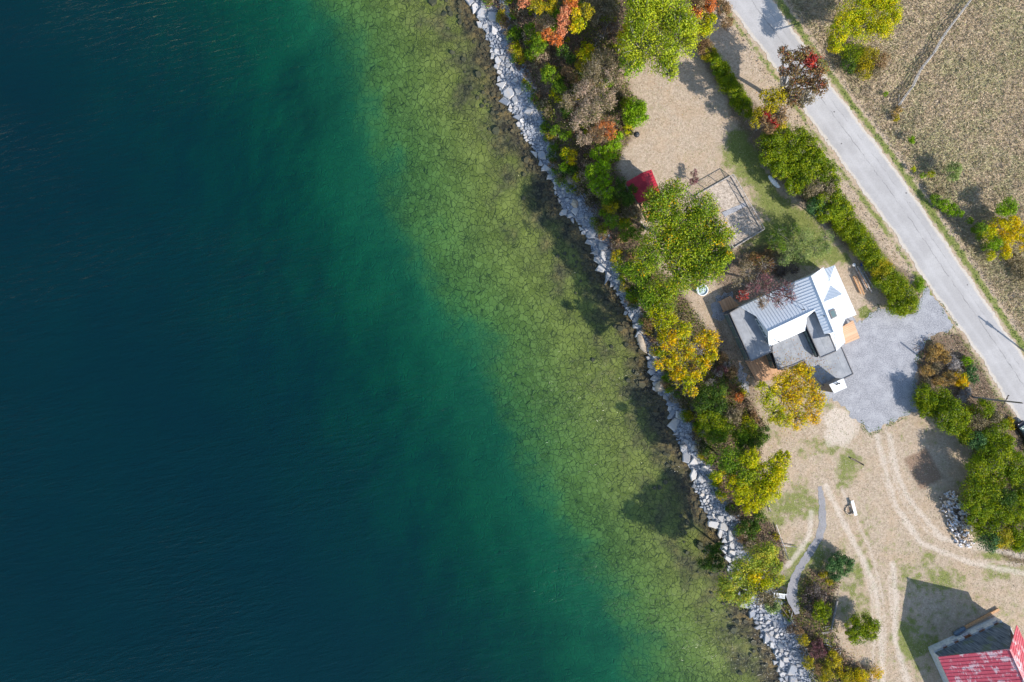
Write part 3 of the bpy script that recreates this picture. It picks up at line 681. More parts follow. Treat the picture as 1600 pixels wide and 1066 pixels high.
plant('dead_shrub', 'bare silver twigs showing through the golden tree', 'shrub', [(1092,545,10),(1080,540,7)], 4, 'ghost', .3, .18, 'drift', group=GS, bare=1.0, part='crown')
plant('shrub', 'rusty red brown brush left of the wooden deck', 'shrub', [(1128,560,11,'brown'),(1142,582,10,'brown'),(1128,578,9,'purple'),(1140,605,9,'brown'),(1155,620,8,'orange')], 1.8, 'brown', .8, .22, group=GS, bare=.6)
plant('dead_shrub', 'silver grey leafless brush between the golden tree and the deck', 'shrub', [(1122,582,8),(1135,570,7),(1110,600,8)], 1.6, 'ghost', .45, .18, 'drift', group=GS, bare=1.0, part='crown')
plant('juniper_tree', 'dark green juniper on the bank below the golden tree', 'tree', [(1105,618,15),(1122,608,12),(1120,635,13),(1096,632,11)], 5, 'dark', 1.2, .24, group=GT)
plant('juniper_tree', 'dark juniper over the stones with lighter green tips', 'tree', [(1108,655,15),(1128,665,16),(1120,680,14,'green'),(1145,650,12,'drygr'),(1100,672,9)], 5, 'juniper', 1.2, .24, group=GT)
plant('juniper_tree', 'round deep green juniper at the corner of the tan yard', 'tree', [(1190,678,12),(1180,690,10),(1172,672,12,'juniper'),(1158,680,13,'green'),(1165,695,11)], 5, 'dark', 1.3, .22, group=GT)
plant('deciduous_tree', 'yellow green round tree reaching over the tan yard south of the house', 'tree',
      [(1140,720,20,'green'),(1170,715,16),(1160,740,22,'oakgreen'),(1195,745,22),(1215,725,15),(1225,712,10),(1185,770,20),(1205,765,16),(1160,775,14),(1215,742,14),(1120,745,9),(1172,795,12),(1150,758,16)], 9, 'yellowg', 1.05, .3, group=GT, base=(1170,745), bare=.2)
plant('dead_shrub', 'maroon leafless bush at the shore under the yellow green tree', 'shrub', [(1132,762,8),(1140,772,7)], 1.8, 'purple', .7, .2, group=GS, bare=.9, part='crown')
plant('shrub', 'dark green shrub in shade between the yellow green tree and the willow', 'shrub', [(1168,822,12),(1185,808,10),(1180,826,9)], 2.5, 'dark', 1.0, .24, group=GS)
plant('deciduous_tree', 'golden orange tree standing beside the flat roof of the house', 'tree',
      [(1235,590,17,'gold'),(1215,600,16,'yellow'),(1200,622,15,'yellowg'),(1210,645,16,'yellowg'),(1235,625,20,'gold'),(1260,605,17,'gold'),(1275,625,15,'gold'),(1270,645,16,'gold'),(1245,655,16,'yellow'),(1225,655,13,'yellowg'),(1190,605,9,'yellowg'),(1262,580,9,'yellow'),(1250,578,11,'gold')], 8, 'gold', .72, .28, group=GT, base=(1228,628), bare=.45)
plant('willow_tree', 'pale lime willow leaning over the water next to the bench', 'tree',
      [(1192,868,18),(1210,885,12),(1165,885,20),(1140,905,18),(1160,925,20,'limey'),(1135,925,14),(1185,905,20,'yellowg'),(1195,930,16,'drygr'),(1178,900,10,'yellow'),(1205,945,12,'pine'),(1200,860,14),(1212,905,12)], 9, 'limey', 1.15, .28, group=GT, base=(1190,905), bare=.15)
plant('shrub', 'dark olive bush standing at the water left of the willow', 'shrub', [(1110,862,12),(1118,880,13),(1100,880,10),(1122,856,9)], 3, 'dark', 1.1, .24, group=GS)
# --- lower right bank
plant('juniper_shrub', 'blue green spreading juniper at the bend of the gravel path', 'shrub', [(1312,872,10),(1318,885,12),(1305,893,12),(1298,882,9),(1327,878,7)], 2.5, 'blueg', 1.3, .22, group=GS)
plant('shrub', 'small olive shrub at the foot of the blue green juniper', 'shrub', [(1288,898,7),(1295,908,6)], 1.6, 'olivey', 1.0, .22, group=GS)
plant('shrub', 'small yellow green bush left of the fallen pole', 'shrub', [(1280,945,8),(1290,955,9),(1276,960,8),(1286,968,7)], 2.2, 'juniper', 1.2, .22, group=GS)
plant('round_shrub', 'round green dome bush to the right of the fallen pole', 'shrub', [(1345,972,15),(1330,978,13),(1358,985,14),(1342,992,15),(1330,992,10),(1365,975,10)], 3.5, 'juniper', 1.3, .25, group=GS)
plant('shrub', 'yellow olive brush spreading at the bottom edge', 'shrub', [(1300,1030,14),(1318,1050,14),(1290,1052,12),(1345,1055,12,'yellow'),(1370,1050,10,'gold'),(1335,1066,14)], 1.8, 'olivey', .75, .24, group=GS)
plant('dead_shrub', 'dusky red leafless patch beside the heap of driftwood', 'shrub', [(1276,1005,9),(1284,1018,9),(1272,1020,8)], 1.2, 'purple', .9, .18, group=GS, bare=.9, part='crown')
plant('shrub', 'brown and yellow brush over the lowest stones', 'shrub', [(1255,1000,9,'olivey'),(1262,1035,10),(1278,1045,9,'brown'),(1248,985,7,'brown')], 1.5, 'olivey', .7, .22, group=GS)
plant('dead_shrub', 'silver grey brush lying across the slope below the path bend', 'shrub', [(1270,918,12),(1282,930,10),(1262,935,10),(1265,952,9)], 1.2, 'twig', .7, .2, group=GS, bare=.9, part='crown')
# --- hedges, maples and junipers by the road
plant('hedge', 'clipped cedar hedge between tan lawn and road, rusty at its top end', 'hedge',
      [(1102,74,9,'brown'),(1107,86,10,'olivey'),(1116,96,10),(1123,108,11),(1131,119,11),(1138,130,11),(1145,141,11),(1152,152,11),(1160,162,10),(1166,172,9)], 2.8, 'juniper', 1.8, .2, base=(1134,124))
plant('maple_tree', 'dark maroon maple overhanging the road with pale limbs', 'tree', bark='drift', blobs=
      [(1225,82,9,'maple'),(1240,92,15),(1258,85,14),(1275,105,16),(1265,95,12,'red'),(1280,135,13),(1262,125,17),(1240,118,13),(1222,112,8),(1235,150,17),(1215,150,14,'olivey'),(1258,155,13,'drygr'),(1205,165,13,'olivey'),(1218,178,14,'brown'),(1195,150,9,'olivey')], h=10, pal='maple', dens=.85, leaf=.34, group=GT, base=(1208,158), bare=.3)
plant('maple_tree', 'scarlet young maple at the foot of the dark maple', 'tree', [(1200,178,11,'red'),(1210,190,11,'red'),(1194,188,10,'brown'),(1202,200,10,'brown'),(1185,178,10,'olivey'),(1180,192,8,'olivey'),(1222,192,9,'olivey')], 5.5, 'red', .9, .28, group=GT)
JB = [([(1205,225,17),(1222,212,15),(1200,245,14),(1215,240,14)], 'bright yellow green juniper at the north end beside the scarlet maple'),
      ([(1245,215,16),(1262,225,14),(1240,235,16),(1272,242,12)], 'green juniper nearest the road beside the dark maple'),
      ([(1230,258,17),(1215,268,12),(1250,255,15),(1212,255,12)], 'green juniper leaning over the white overturned canoe'),
      ([(1268,262,16),(1290,270,14),(1300,285,11),(1280,250,10)], 'light green juniper halfway along the road edge'),
      ([(1255,285,16),(1240,292,12),(1270,295,13,'drygr')], 'green juniper with a grey patch below the canoe'),
      ([(1290,300,14,'drygr'),(1305,310,13),(1282,316,13),(1318,322,9)], 'dusty juniper with dead grey twigs next to the road'),
      ([(1272,325,12,'blueg'),(1288,335,11),(1300,330,12)], 'blue green juniper at the south end of the thicket')]
for bl, lb in JB: plant('juniper_tree', lb, 'tree', bl, 5.0, 'juniper', 1.25, .26, group=GJ)
plant('hedge', 'cedar hedge running down to the gravel driveway', 'hedge',
      [(1318,345,15),(1308,338,12),(1330,360,14),(1340,372,14),(1348,385,13),(1358,396,13,'juniper'),(1366,408,13),(1375,420,14,'olivey'),(1384,432,14),(1380,440,12,'juniper'),(1395,445,15),(1405,455,15),(1412,468,16),(1400,475,12),(1422,475,10),(1408,482,9)], 3.4, 'juniper', 1.7, .22, base=(1368,410))
plant('cedar_shrub', 'small yellow green tuft shrub at the driveway mouth by the road', 'shrub', [(1435,440,7),(1438,450,7)], .7, 'bright', .9, .2, group=GS)
# pine and purple tree behind the house
plant('pine_tree', 'pale feathery pine spreading behind the white roof', 'tree',
      [(1255,375,19),(1235,392,18),(1275,388,16),(1290,372,12),(1215,385,14,'green'),(1255,400,13),(1218,362,12,'dark'),(1240,358,11,'dark'),(1292,388,9),(1205,372,10,'dark'),(1225,408,9)], 4.8, 'pine', .95, .30, group=GT, base=(1240,388), bare=.15, aspect=.28)
plant('plum_tree', 'sparse purple leaved tree reaching over the white roof', 'tree',
      [(1190,440,16),(1205,455,15),(1225,452,14),(1218,470,11),(1175,450,12),(1170,425,14,'drygr'),(1195,415,14,'maple'),(1235,465,9),(1160,462,9,'red'),(1190,472,10,'brown'),(1150,440,9,'drygr')], 7.5, 'purple', .33, .24, group=GT, base=(1188,440), bare=.5)
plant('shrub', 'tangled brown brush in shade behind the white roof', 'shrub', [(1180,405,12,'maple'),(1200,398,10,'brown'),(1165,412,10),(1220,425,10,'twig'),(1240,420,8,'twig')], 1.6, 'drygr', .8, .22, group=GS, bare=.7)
# field side
plant('deciduous_tree', 'yellow tree in the field at the top with an olive skirt', 'tree',
      [(1335,15,22),(1365,5,22),(1390,25,17),(1375,45,18),(1345,45,20,'yellowg'),(1310,50,15,'yellowg'),(1305,68,14,'yellowg'),(1350,-15,22),(1318,30,12,'yellowg'),(1385,5,16)], 8, 'yellowg', .95, .26, base=(1338,42), bare=.3)
plant('shrub', 'dark olive brown bush below the yellow field tree', 'shrub', [(1330,85,17,'juniper'),(1355,90,18,'olivey'),(1375,95,14,'brown'),(1350,112,14,'olivey'),(1325,102,12,'dark'),(1370,112,10,'drygr')], 2.6, 'olivey', .8, .24)
plant('sapling', 'tiny bright green sapling closest to the end of the rail fence', 'sapling', [(1424,217,5),(1426,221,4)], 1.4, 'bright', 1.4, .2, group=GF)
plant('sapling', 'tiny green shrub beside the dark olive bush in the field', 'sapling', [(1384,147,4)], .9, 'bright', 1.2, .18, group=GF)
plant('sapling', 'soft green feathery young tree alone in the field', 'sapling', [(1488,268,13),(1494,262,8),(1490,278,7)], 3.4, 'pine', .75, .22, group=GF)
plant('sapling', 'green feathery young tree above the yellow bush', 'sapling', [(1573,322,14),(1566,330,10),(1580,328,8)], 4.2, 'bright', .9, .24, group=GF)
plant('shrub', 'bright yellow bush at the ditch on the right', 'shrub', [(1560,355,15),(1580,350,14),(1545,365,12,'yellowg'),(1578,372,14),(1595,365,13),(1555,380,12,'bright'),(1570,395,11),(1535,355,9,'green'),(1602,382,12)], 4, 'yellow', 1.0, .25, group=GS)
plant('shrub', 'green shrub mid ditch between road and field', 'shrub', [(1462,312,9,'green'),(1475,320,10),(1488,328,10),(1468,300,7,'drygr'),(1498,334,7)], 2, 'bright', 1.1, .24, group=GS)
plant('shrub', 'small yellow shrub above the mid ditch shrub', 'shrub', [(1455,272,6,'yellowg'),(1442,274,5,'bright'),(1426,265,5,'yellowg')], 1.3, 'yellow', .9, .22, group=GS)
plant('shrub', 'green low shrub hugging the ditch left of the yellow bush', 'shrub', [(1515,345,6),(1525,358,8),(1530,370,7),(1540,385,8),(1548,400,8,'yellowg')], 1.5, 'green', 1.0, .22, group=GS)
plant('shrub', 'orange tipped weeds at the low end of the rail fence', 'shrub', [(1403,172,6,'golddry'),(1400,185,6,'olivey'),(1396,178,5,'golddry')], 1.0, 'golddry', .7, .2, group=GS)
plant('shrub', 'dusty brown bush at the right edge below the yellow bush', 'shrub', [(1590,415,13),(1598,435,12),(1580,400,9)], 2, 'drygr', .8, .22, group=GS)
# island bed and the thicket at the right
plant('shrub', 'orange brown dried shrub at the north tip of the bed by the driveway', 'shrub', [(1462,545,12),(1475,558,11),(1455,560,9)], 1.5, 'golddry', .9, .2, group=GS, bare=.6)
plant('shrub', 'golden low shrub in the middle of the bed', 'shrub', [(1480,592,12,'golddry'),(1498,592,12,'gold'),(1465,595,9,'golddry'),(1505,600,8,'gold')], 1.5, 'golddry', 1.0, .2, group=GS)
plant('shrub', 'brown and green dried shrub at the driveway side of the bed', 'shrub', [(1448,580,10,'golddry'),(1445,598,9,'drygr'),(1460,575,9,'drygr')], 1.4, 'drygr', .9, .2, group=GS, bare=.6)
plant('dead_shrub', 'silver leafless shrub in the middle of the bed', 'shrub', [(1490,568,11),(1494,580,9),(1484,560,7)], 1.4, 'ghost', .9, .18, 'drift', group=GS, bare=1.0, part='crown')
plant('dead_shrub', 'silver leafless shrub at the foot of the utility pole', 'shrub', [(1508,615,8),(1500,622,9),(1512,608,5)], 1.4, 'ghost', .9, .18, 'drift', group=GS, bare=1.0, part='crown')
plant('shrub', 'blue green broad leaved shrub on the road side of the bed', 'shrub', [(1510,565,9,'bright'),(1518,575,9),(1512,588,8),(1522,592,7)], 1.6, 'blueg', 1.1, .26, group=GS)
TB = [([(1450,628,17),(1442,615,12),(1468,620,13),(1445,642,12),(1465,640,15)], 'dark juniper casting its shadow on the gravel driveway', 3.4),
      ([(1485,640,16),(1475,655,14),(1500,650,14),(1490,665,12)], 'yellow green juniper below the silver shrub', 4.5),
      ([(1535,640,14,'juniper'),(1522,660,14,'drygr'),(1550,655,13,'drygr'),(1510,680,11)], 'brownish juniper under the utility pole', 4.0),
      ([(1560,672,14),(1545,685,14),(1570,692,12),(1525,690,12,'blueg')], 'bright juniper alongside the dark car', 4.5),
      ([(1540,715,18),(1525,730,15),(1560,712,15),(1550,735,16)], 'juniper in the thicket above its dark hollow', 5.5),
      ([(1585,725,16),(1598,745,15),(1578,745,14)], 'juniper at the right edge below the car', 5.0),
      ([(1525,762,17),(1515,785,14),(1535,790,16),(1545,768,14)], 'juniper directly right of the firewood heap top', 5.5),
      ([(1570,775,14,'dark'),(1590,790,15),(1565,800,16),(1605,770,12)], 'dark juniper deep in the thicket on the right edge', 5.5),
      ([(1540,820,17),(1560,840,15,'olivey'),(1545,845,14,'blueg'),(1525,808,12)], 'juniper at the lower end of the firewood heap', 4.5),
      ([(1590,825,17),(1585,845,14,'juniper'),(1602,850,12)], 'brown tinged juniper at the bottom right of the thicket', 4.0)]
for bl, lb, h in TB: plant('juniper_tree', lb, 'tree', bl, h, 'juniper', 1.25, .27, group=GJ)

# ------------------------------------------------------------ shore stones
def clip_poly(P, n, d):
    out = []
    for i in range(len(P)):
        a, b = P[i], P[(i + 1) % len(P)]; da, db = a @ n - d, b @ n - d
        if da <= 0: out.append(a)
        if (da < 0) != (db < 0): out.append(a + (b - a) * (da / (da - db)))
    return out
def m_stone(name, a, b, c):
    t = NT(name); P = t.pos(); oi = t.n('ObjectInfo').outputs['Random']
    n = t.noise(P, 1.3, 5, .7); n2 = t.noise(P, 8, 4, .8)
    col = t.mix(oi, a, b); col = t.mix(t.ramp(n, .45, .68, 0, .8), col, c)
    col = t.mix(t.ramp(n2, .5, .75, 0, .35), col, tuple(x * .35 for x in a))
    t.princ(col, .85, t.bump(n2, .5, .05), 0, .25); return t.m
M['stone'] = m_stone('grey_limestone', (0.25, 0.275, 0.32), (0.52, 0.51, 0.51), (0.50, 0.44, 0.37))
M['stone_small'] = m_stone('grey_rubble', (0.27, 0.30, 0.35), (0.40, 0.42, 0.46), (0.16, 0.165, 0.19))
M['wet_rock'] = m_stone('wet_rock', (0.05, 0.045, 0.03), (0.13, 0.10, 0.05), (0.03, 0.028, 0.022))
def slab(P, z0, z1, r):
    """an irregular slab: bottom ring, wider shoulder, smaller top with a slight tilt"""
    P = np.array(P); c = P.mean(0); n = len(P); tilt = r.normal(size=2) * .16
    V = []
    for k, zz in ((1.0, z0), (1.0, z0 + (z1 - z0) * .72), (.84, z1)):
        q = c + (P - c) * k
        for p in q: V.append((p[0], p[1], zz + (((p - c) @ tilt) if zz > z0 else 0)))
    F = [tuple(range(2 * n, 3 * n))]
    for j in range(2):
        for i in range(n): F.append((j * n + i, j * n + (i + 1) % n, (j + 1) * n + (i + 1) % n, (j + 1) * n + i))
    return V, F
r = np.random.default_rng(11)
pts = []
yv = -62.0
cells = {}
tries = 0
while tries < 26000:
    tries += 1
    y = r.uniform(-62, 62); u = r.uniform(-.06, 1.02)
    sx = float(shore_x(y)); ix = float(inner_x(y)); wdt = max(ix - sx, 1.5)
    x = sx + u * wdt
    py = 533 - y / MP
    big = vnoise(np.array([x]), np.array([y]), .35, 91)[0]
    mind = (.46 + 1.35 * max(0, big - .36) * 2.2) * (1.0 if u < .62 else .62)
    g = (int(x // 1.5), int(y // 1.5)); ok = True
    for a in (-1, 0, 1):
        for b in (-1, 0, 1):
            for q in cells.get((g[0] + a, g[1] + b), ()):
                if (q[0] - x) ** 2 + (q[1] - y) ** 2 < (.5 * (mind + q[2])) ** 2: ok = False; break
            if not ok: break
        if not ok: break
    if ok:
        cells.setdefault(g, []).append((x, y, mind, u)); pts.append((x, y, mind, u))
slabs = []
for (x, y, md, u) in pts:
    c = np.array([x, y]); g = (int(x // 1.5), int(y // 1.5))
    ang0 = r.uniform(0, 6.28); k = r.integers(3, 6)
    st_ = r.uniform(1.0, 1.7); th = R_(-52) + r.normal() * .8
    R0 = md * r.uniform(.55, .85)
    P = []
    for i in range(k):
        a = ang0 + 2 * math.pi * i / k + r.uniform(-.3, .3); q = np.array([math.cos(a) * st_, math.sin(a) / st_ * 1.15]) * R0 * r.uniform(.8, 1.15)
        P.append(c + np.array([q[0] * math.cos(th) - q[1] * math.sin(th), q[0] * math.sin(th) + q[1] * math.cos(th)]))
    gap = r.uniform(.01, .07)
    for a in (-1, 0, 1):
        for b in (-1, 0, 1):
            for q in cells.get((g[0] + a, g[1] + b), ()):
                v = np.array([q[0] - x, q[1] - y]); L = np.hypot(*v)
                if L < 1e-6: continue
                nn = v / L; t_ = L * md / (md + q[2])
                P = clip_poly(P, nn, c @ nn + t_ - gap)
                if len(P) < 3: break
            if len(P) < 3: break
        if len(P) < 3: break
    if len(P) < 3: continue
    P = np.array(P); A = .5 * abs(sum(P[i][0] * P[(i + 1) % len(P)][1] - P[(i + 1) % len(P)][0] * P[i][1] for i in range(len(P))))
    if A < .03 or (u > .58 and r.uniform() < .55 + .3 * (u > .8)): continue
    slabs.append((A, P, u))
slabs.sort(key=lambda s: -s[0])
small = MB(); nb_ = 0
for A, P, u in slabs:
    c = P.mean(0); z = float(terrain_z(c[0], c[1])); th_ = .10 + .16 * min(1, math.sqrt(A)) + r.uniform(0, .12) - (.12 if u > .7 else 0)
    z1 = max(z, -.05) + max(.05, th_)
    V, F = slab(P, z - .15, z1, r)
    if nb_ < 290 and u < .97 and abs(c[1]) < 59.5:
        nb_ += 1
        o = mk('shore_rock', V, F, M['stone'])
        me = o.data; me.transform(__import__('mathutils').Matrix.Translation((-c[0], -c[1], -z1))); o.location = (c[0], c[1], z1)
        px, py = pix(c[0], c[1], z1)
        size = 'large' if A > 1.3 else 'broad' if A > .8 else 'middling' if A > .5 else 'small'
        LM = [(60,'at the top edge of the picture'),(120,'across from the salmon orange tree'),(190,'below the beige thicket tree'),(250,'beside the yellow speckled shrub'),(320,'level with the red roofed cabin'),(400,'left of the largest tree'),(480,'under the tree below the large one'),(560,'beside the golden overhanging tree'),(620,'by the big tan boulder'),(690,'below the dark junipers'),(760,'left of the yellow green tree'),(830,'between yellow green tree and willow'),(940,'under the willow'),(1000,'just below the bench'),(1200,'at the bottom edge of the picture')]
        lm = next(t_ for y_, t_ in LM if py < y_)
        side = 'water edge' if u < .25 else 'bank side' if u > .6 else 'mid strip'
        form = 'long' if np.ptp(P @ np.array([.6, -.8])) > 1.5 * np.ptp(P @ np.array([.8, .6])) else 'wide' if np.ptp(P @ np.array([.8, .6])) > 1.5 * np.ptp(P @ np.array([.6, -.8])) else 'blocky'
        tag(o, f'{size} {form} {side} limestone slab {lm}', 'rock', 'limestone slabs along the waterline')
    else: small.add(V, F)
tag(small.build('shore_rubble', M['stone_small']), 'small grey stones filling the strip between slabs and bank', 'stones', kind='stuff')
# loose cobbles and wet rocks under the edge of the water
cob = MB(); wet = MB()
for i in range(4600):
    y = r.uniform(-62, 62); sx = float(shore_x(y)); wdt = max(float(inner_x(y)) - sx, 1.5)
    x = sx + r.uniform(-.03, 1.15) * wdt; s_ = r.uniform(.05, .2); z = float(terrain_z(x, y)); k = 5; a0 = r.uniform(0, 6)
    P = np.array([[x + math.cos(a0 + 6.283 * j / k) * s_ * r.uniform(.7, 1.2), y + math.sin(a0 + 6.283 * j / k) * s_ * r.uniform(.7, 1.2)] for j in range(k)])
    cob.add(*slab(P, z - .05, z + s_ * r.uniform(.8, 1.5), r))
tag(cob.build('shore_cobbles', M['stone_small']), 'loose grey cobbles scattered over the stone shore', 'stones', kind='stuff')
for i in range(420):
    y = r.uniform(-62, 62); sx = float(shore_x(y)); x = sx - abs(r.normal()) * 2.6 - .1; s_ = r.uniform(.12, .5) * (1 if r.uniform() < .85 else 1.7); z = float(bed_z(x, y)); k = r.integers(5, 8); a0 = r.uniform(0, 6)
    P = np.array([[x + math.cos(a0 + 6.283 * j / k) * s_ * r.uniform(.65, 1.2), y + math.sin(a0 + 6.283 * j / k) * s_ * r.uniform(.65, 1.2)] for j in range(k)])
    wet.add(*slab(P, z - .1, min(z + s_ * .55, -.03), r))
tag(wet.build('submerged_rocks', M['wet_rock']), 'dark brown boulders and weed lying under the shallow water', 'rocks', kind='stuff')
def boulder(px, py, rx, ry, h, ang, label, mat='stone', z=None):
    c = K(px, py, z=.6 if z is None else z); tz = float(terrain_z(c[0], c[1]))
    V = []; F = []; n = 9; rr = np.random.default_rng(int(px))
    prof = [(1.0, -.2), (1.02, .35), (.8, .75), (.42, .97)]
    jj = rr.uniform(.82, 1.15, n)
    for k, zz in prof:
        for i in range(n):
            a = 2 * math.pi * i / n; q = (math.cos(a) * rx * k * jj[i], math.sin(a) * ry * k * jj[i])
            V.append((c[0] + q[0] * math.cos(ang) - q[1] * math.sin(ang), c[1] + q[0] * math.sin(ang) + q[1] * math.cos(ang), tz + h * zz + rr.uniform(-.04, .04)))
    V.append((c[0], c[1], tz + h))
    for j in range(3):
        for i in range(n): F.append((j * n + i, j * n + (i + 1) % n, (j + 1) * n + (i + 1) % n, (j + 1) * n + i))
    for i in range(n): F.append((3 * n + i, 3 * n + (i + 1) % n, 4 * n))
    o = mk('boulder', V, F, M[mat]); tag(o, label, 'boulder'); return o
M['boulder'] = simple('tan_boulder', (0.48, 0.40, 0.31), (0.34, 0.28, 0.22), 2.5, .9)
boulder(1033, 604, 1.05, .85, 1.0, .5, 'big tan boulder at the water edge below the golden tree', 'boulder')
boulder(1004, 535, .65, 2.1, .7, .35, 'long brown boulder leaning by the water beside the golden tree', 'boulder')
boulder(898, 318, .75, .55, .6, 1.9, 'pale boulder alone on the blue grey gravel below the cabin', 'boulder')
boulder(790, 14, .9, 2.2, .4, .5, 'long smooth grey boulder at the top right of the stone strip', 'stone')
boulder(1190, 1018, .7, .4, .35, 2.0, 'wet brown boulder in the shallows at the bottom of the shore', 'wet_rock', -.2)

# ------------------------------------------------------------ white roofed house (corners read at a known height)
def Q(cx, cy, h):     # crop coordinates of the house close-up
    return K(1100 + cx / 4.846, 400 + cy / 4.846, h)
UX = np.array([0.909, 0.417]); VX = np.array([0.417, -0.909])      # world: along the main ridge / across it, towards the drive
AUW = math.atan2(UX[1], UX[0])
hc = Q(700, 500, 0); house = empty('white_roofed_house', (hc[0], hc[1], G))
tag(house, 'house with white standing seam metal roof and flat grey roofs between lawn and gravel drive', 'house')
def roof_planes(name, faces, mat, parent, rib=None, thick=.12, rib_w=.05, rib_h=.05, gap=.5):
    mb = MB()
    for P, d in faces:
        P = [np.array(p, float) for p in P]; n = len(P)
        a = sum(P[i][0] * P[(i + 1) % n][1] - P[(i + 1) % n][0] * P[i][1] for i in range(n))
        if a < 0: P = P[::-1]
        mb.add([tuple(p) for p in P] + [(p[0], p[1], p[2] - thick) for p in P],
               [tuple(range(n)), tuple(range(n, 2 * n))[::-1]] + [(i, n + i, n + (i + 1) % n, (i + 1) % n) for i in range(n)])
        if d is None: continue
        A = np.array([[p[0], p[1], 1] for p in P]); sol = np.linalg.lstsq(A, np.array([p[2] for p in P]), rcond=None)[0]
        d = np.array(d) / np.hypot(*d); nn = np.array([-d[1], d[0]]); pr = [p[:2] @ nn for p in P]
        o_ = math.ceil(min(pr) / gap) * gap
        while o_ < max(pr):
            hit = []
            for i in range(n):
                p, q = P[i][:2], P[(i + 1) % n][:2]; da, db = p @ nn - o_, q @ nn - o_
                if (da < 0) != (db < 0): hit.append((p + (q - p) * da / (da - db)))
            hit.sort(key=lambda q: q @ d)
            for i in range(0, len(hit) - 1, 2):
                p, q = hit[i], hit[i + 1]
                if np.hypot(*(q - p)) > .2:
                    z = lambda w: sol[0] * w[0] + sol[1] * w[1] + sol[2] + .02
                    mb.beam((p[0], p[1], z(p)), (q[0], q[1], z(q)), rib_w, rib_h)
            o_ += gap
    return mb.build(name, mat, parent)
def wall_from(name, outline, h_top, mat, inset=.35, h_bot=0.0, parent=house):
    P = np.array([q[:2] for q in outline]); c = P.mean(0); v = c - P; L = np.hypot(v[:, 0], v[:, 1])[:, None]
    P = P + v / L * inset
    mb = MB(); mb.prism([tuple(p) for p in P], G + h_bot, G + h_top); return mb.build(name, mat, parent)
def flat_roof(name, pts, h, mat='membrane', par=.10, body=None):
    W_ = [Q(x, y, h)[:2] for x, y in pts]
    b = MB(); b.prism([tuple(p) for p in W_], G + h - .25, G + h); o = b.build(name, M[mat], house)
    e = MB(); n = len(W_)
    for i in range(n):
        p, q = W_[i], W_[(i + 1) % n]
        e.beam((p[0], p[1], G + h + .03 + .003 * (i % 2)), (q[0], q[1], G + h + .03 + .003 * (i % 2)), .13, .16)
    e.build('roof_edge', M['trim'], o)
    if body: wall_from('wall', [Q(x, y, h) for x, y in pts], h - .25, M[body], .3)
    return o
A_ = [(195,432),(272,388),(400,330),(470,470),(500,560),(520,722),(356,796)]
fa = flat_roof('flat_roof', A_, 2.9, body='wall_grey')
B_ = [(470,640),(640,520),(750,560),(860,560),(1000,640),(1045,698),(1130,895),(1060,930),(905,985),(820,905),(760,790),(668,830),(560,862),(520,730)]
fb = flat_roof('flat_roof', B_, 2.8, body='wall_grey')
C_ = [(750,470),(836,425),(915,590),(948,592),(1002,720),(882,772)]
fc = flat_roof('flat_roof', C_, 4.3, body='wall_grey')
# window band in the raised storey's wall, facing the lake
def strip_on_wall(name, a, b, h0, h1, mat, parent=house, off=.0, t=.06, posts=0, pmat='darkmetal'):
    a = np.array(a[:2]); b = np.array(b[:2]); d = (b - a) / np.hypot(*(b - a)); nn = np.array([-d[1], d[0]]) * off
    a = a + nn; b = b + nn; m = MB(); m.beam((a[0], a[1], G + (h0 + h1) / 2), (b[0], b[1], G + (h0 + h1) / 2), t, h1 - h0)
    o = m.build(name, M[mat], parent)
    if posts:
        f = MB()
        for i in range(posts + 1):
            p = a + (b - a) * i / posts; f.box((p[0], p[1], 0), t + .05, t + .05, h1 - h0 + .08, math.atan2(d[1], d[0]), G + h0 - .04)
        f.beam((a[0], a[1], G + h1 + .02), (b[0], b[1], G + h1 + .02), t + .08, .06)
        f.beam((a[0], a[1], G + h0 - .02), (b[0], b[1], G + h0 - .02), t + .08, .06)
        f.build('window_frame', M[pmat], o)
    return o
strip_on_wall('window', Q(752,500,4.2), Q(868,762,4.2), 3.05, 3.95, 'glass', posts=5, t=.1, off=-.02)
strip_on_wall('window', Q(190,440,2.7), Q(350,790,2.7), .5, 2.35, 'glass', posts=4, t=.12, off=-.05, pmat='trim')
strip_on_wall('window', Q(505,735,2.6), Q(548,850,2.6), .4, 2.4, 'glass', posts=2, t=.12, off=-.05)
# white metal roofs
R2 = 6.2; R1 = 5.35; E1 = 4.1
def plane(a, b, c):
    n = np.cross(b - a, c - a); return n / np.linalg.norm(n), a
def QP(cx, cy, pl, up=0.0):
    """the point of a roof plane seen at these close-up coordinates"""
    n, a = pl; p0 = Q(cx, cy, 0); p1 = Q(cx, cy, 8); d = p1 - p0
    return p0 + d * (((a + [0, 0, up] - p0) @ n) / (d @ n))
a1, a2, a3, a4 = Q(395,457,E1), Q(485,575,R1), Q(492,686,E1-.1), Q(845,406,R1)
PN = plane(a1, a2, a4); PS = plane(a3, a2, a4); a5 = QP(772, 563, PS)
r1, r2 = Q(812,150,R2), Q(985,577,R2); e2 = Q(912,592,5.4)
PL = plane(e2, r1, r2); PR = plane(Q(1155,445,4.0), r1, r2)
n3_, v1 = QP(690,192,PL), QP(655,338,PL); PE = plane(n3_, v1, a1); n1_ = QP(272,388,PE)
main = roof_planes('gable_roof', [([a1, QP(655,338,PN), a4, a2], VX), ([a2, a4, QP(775,468,PS), a5, a3], VX)], M['white_roof'], house, rib_w=.06, rib_h=.055)
cross = roof_planes('cross_roof', [([n3_, r1, r2, e2, QP(845,425,PL), v1], UX), ([r1, QP(905,86,PR), QP(950,190,PR), QP(990,72,PR), QP(1155,445,PR), QP(1072,476,PR), QP(1042,540,PR), QP(1070,655,PR), QP(1002,720,PR), r2], UX)], M['white_roof'], house, rib_w=.06, rib_h=.055)
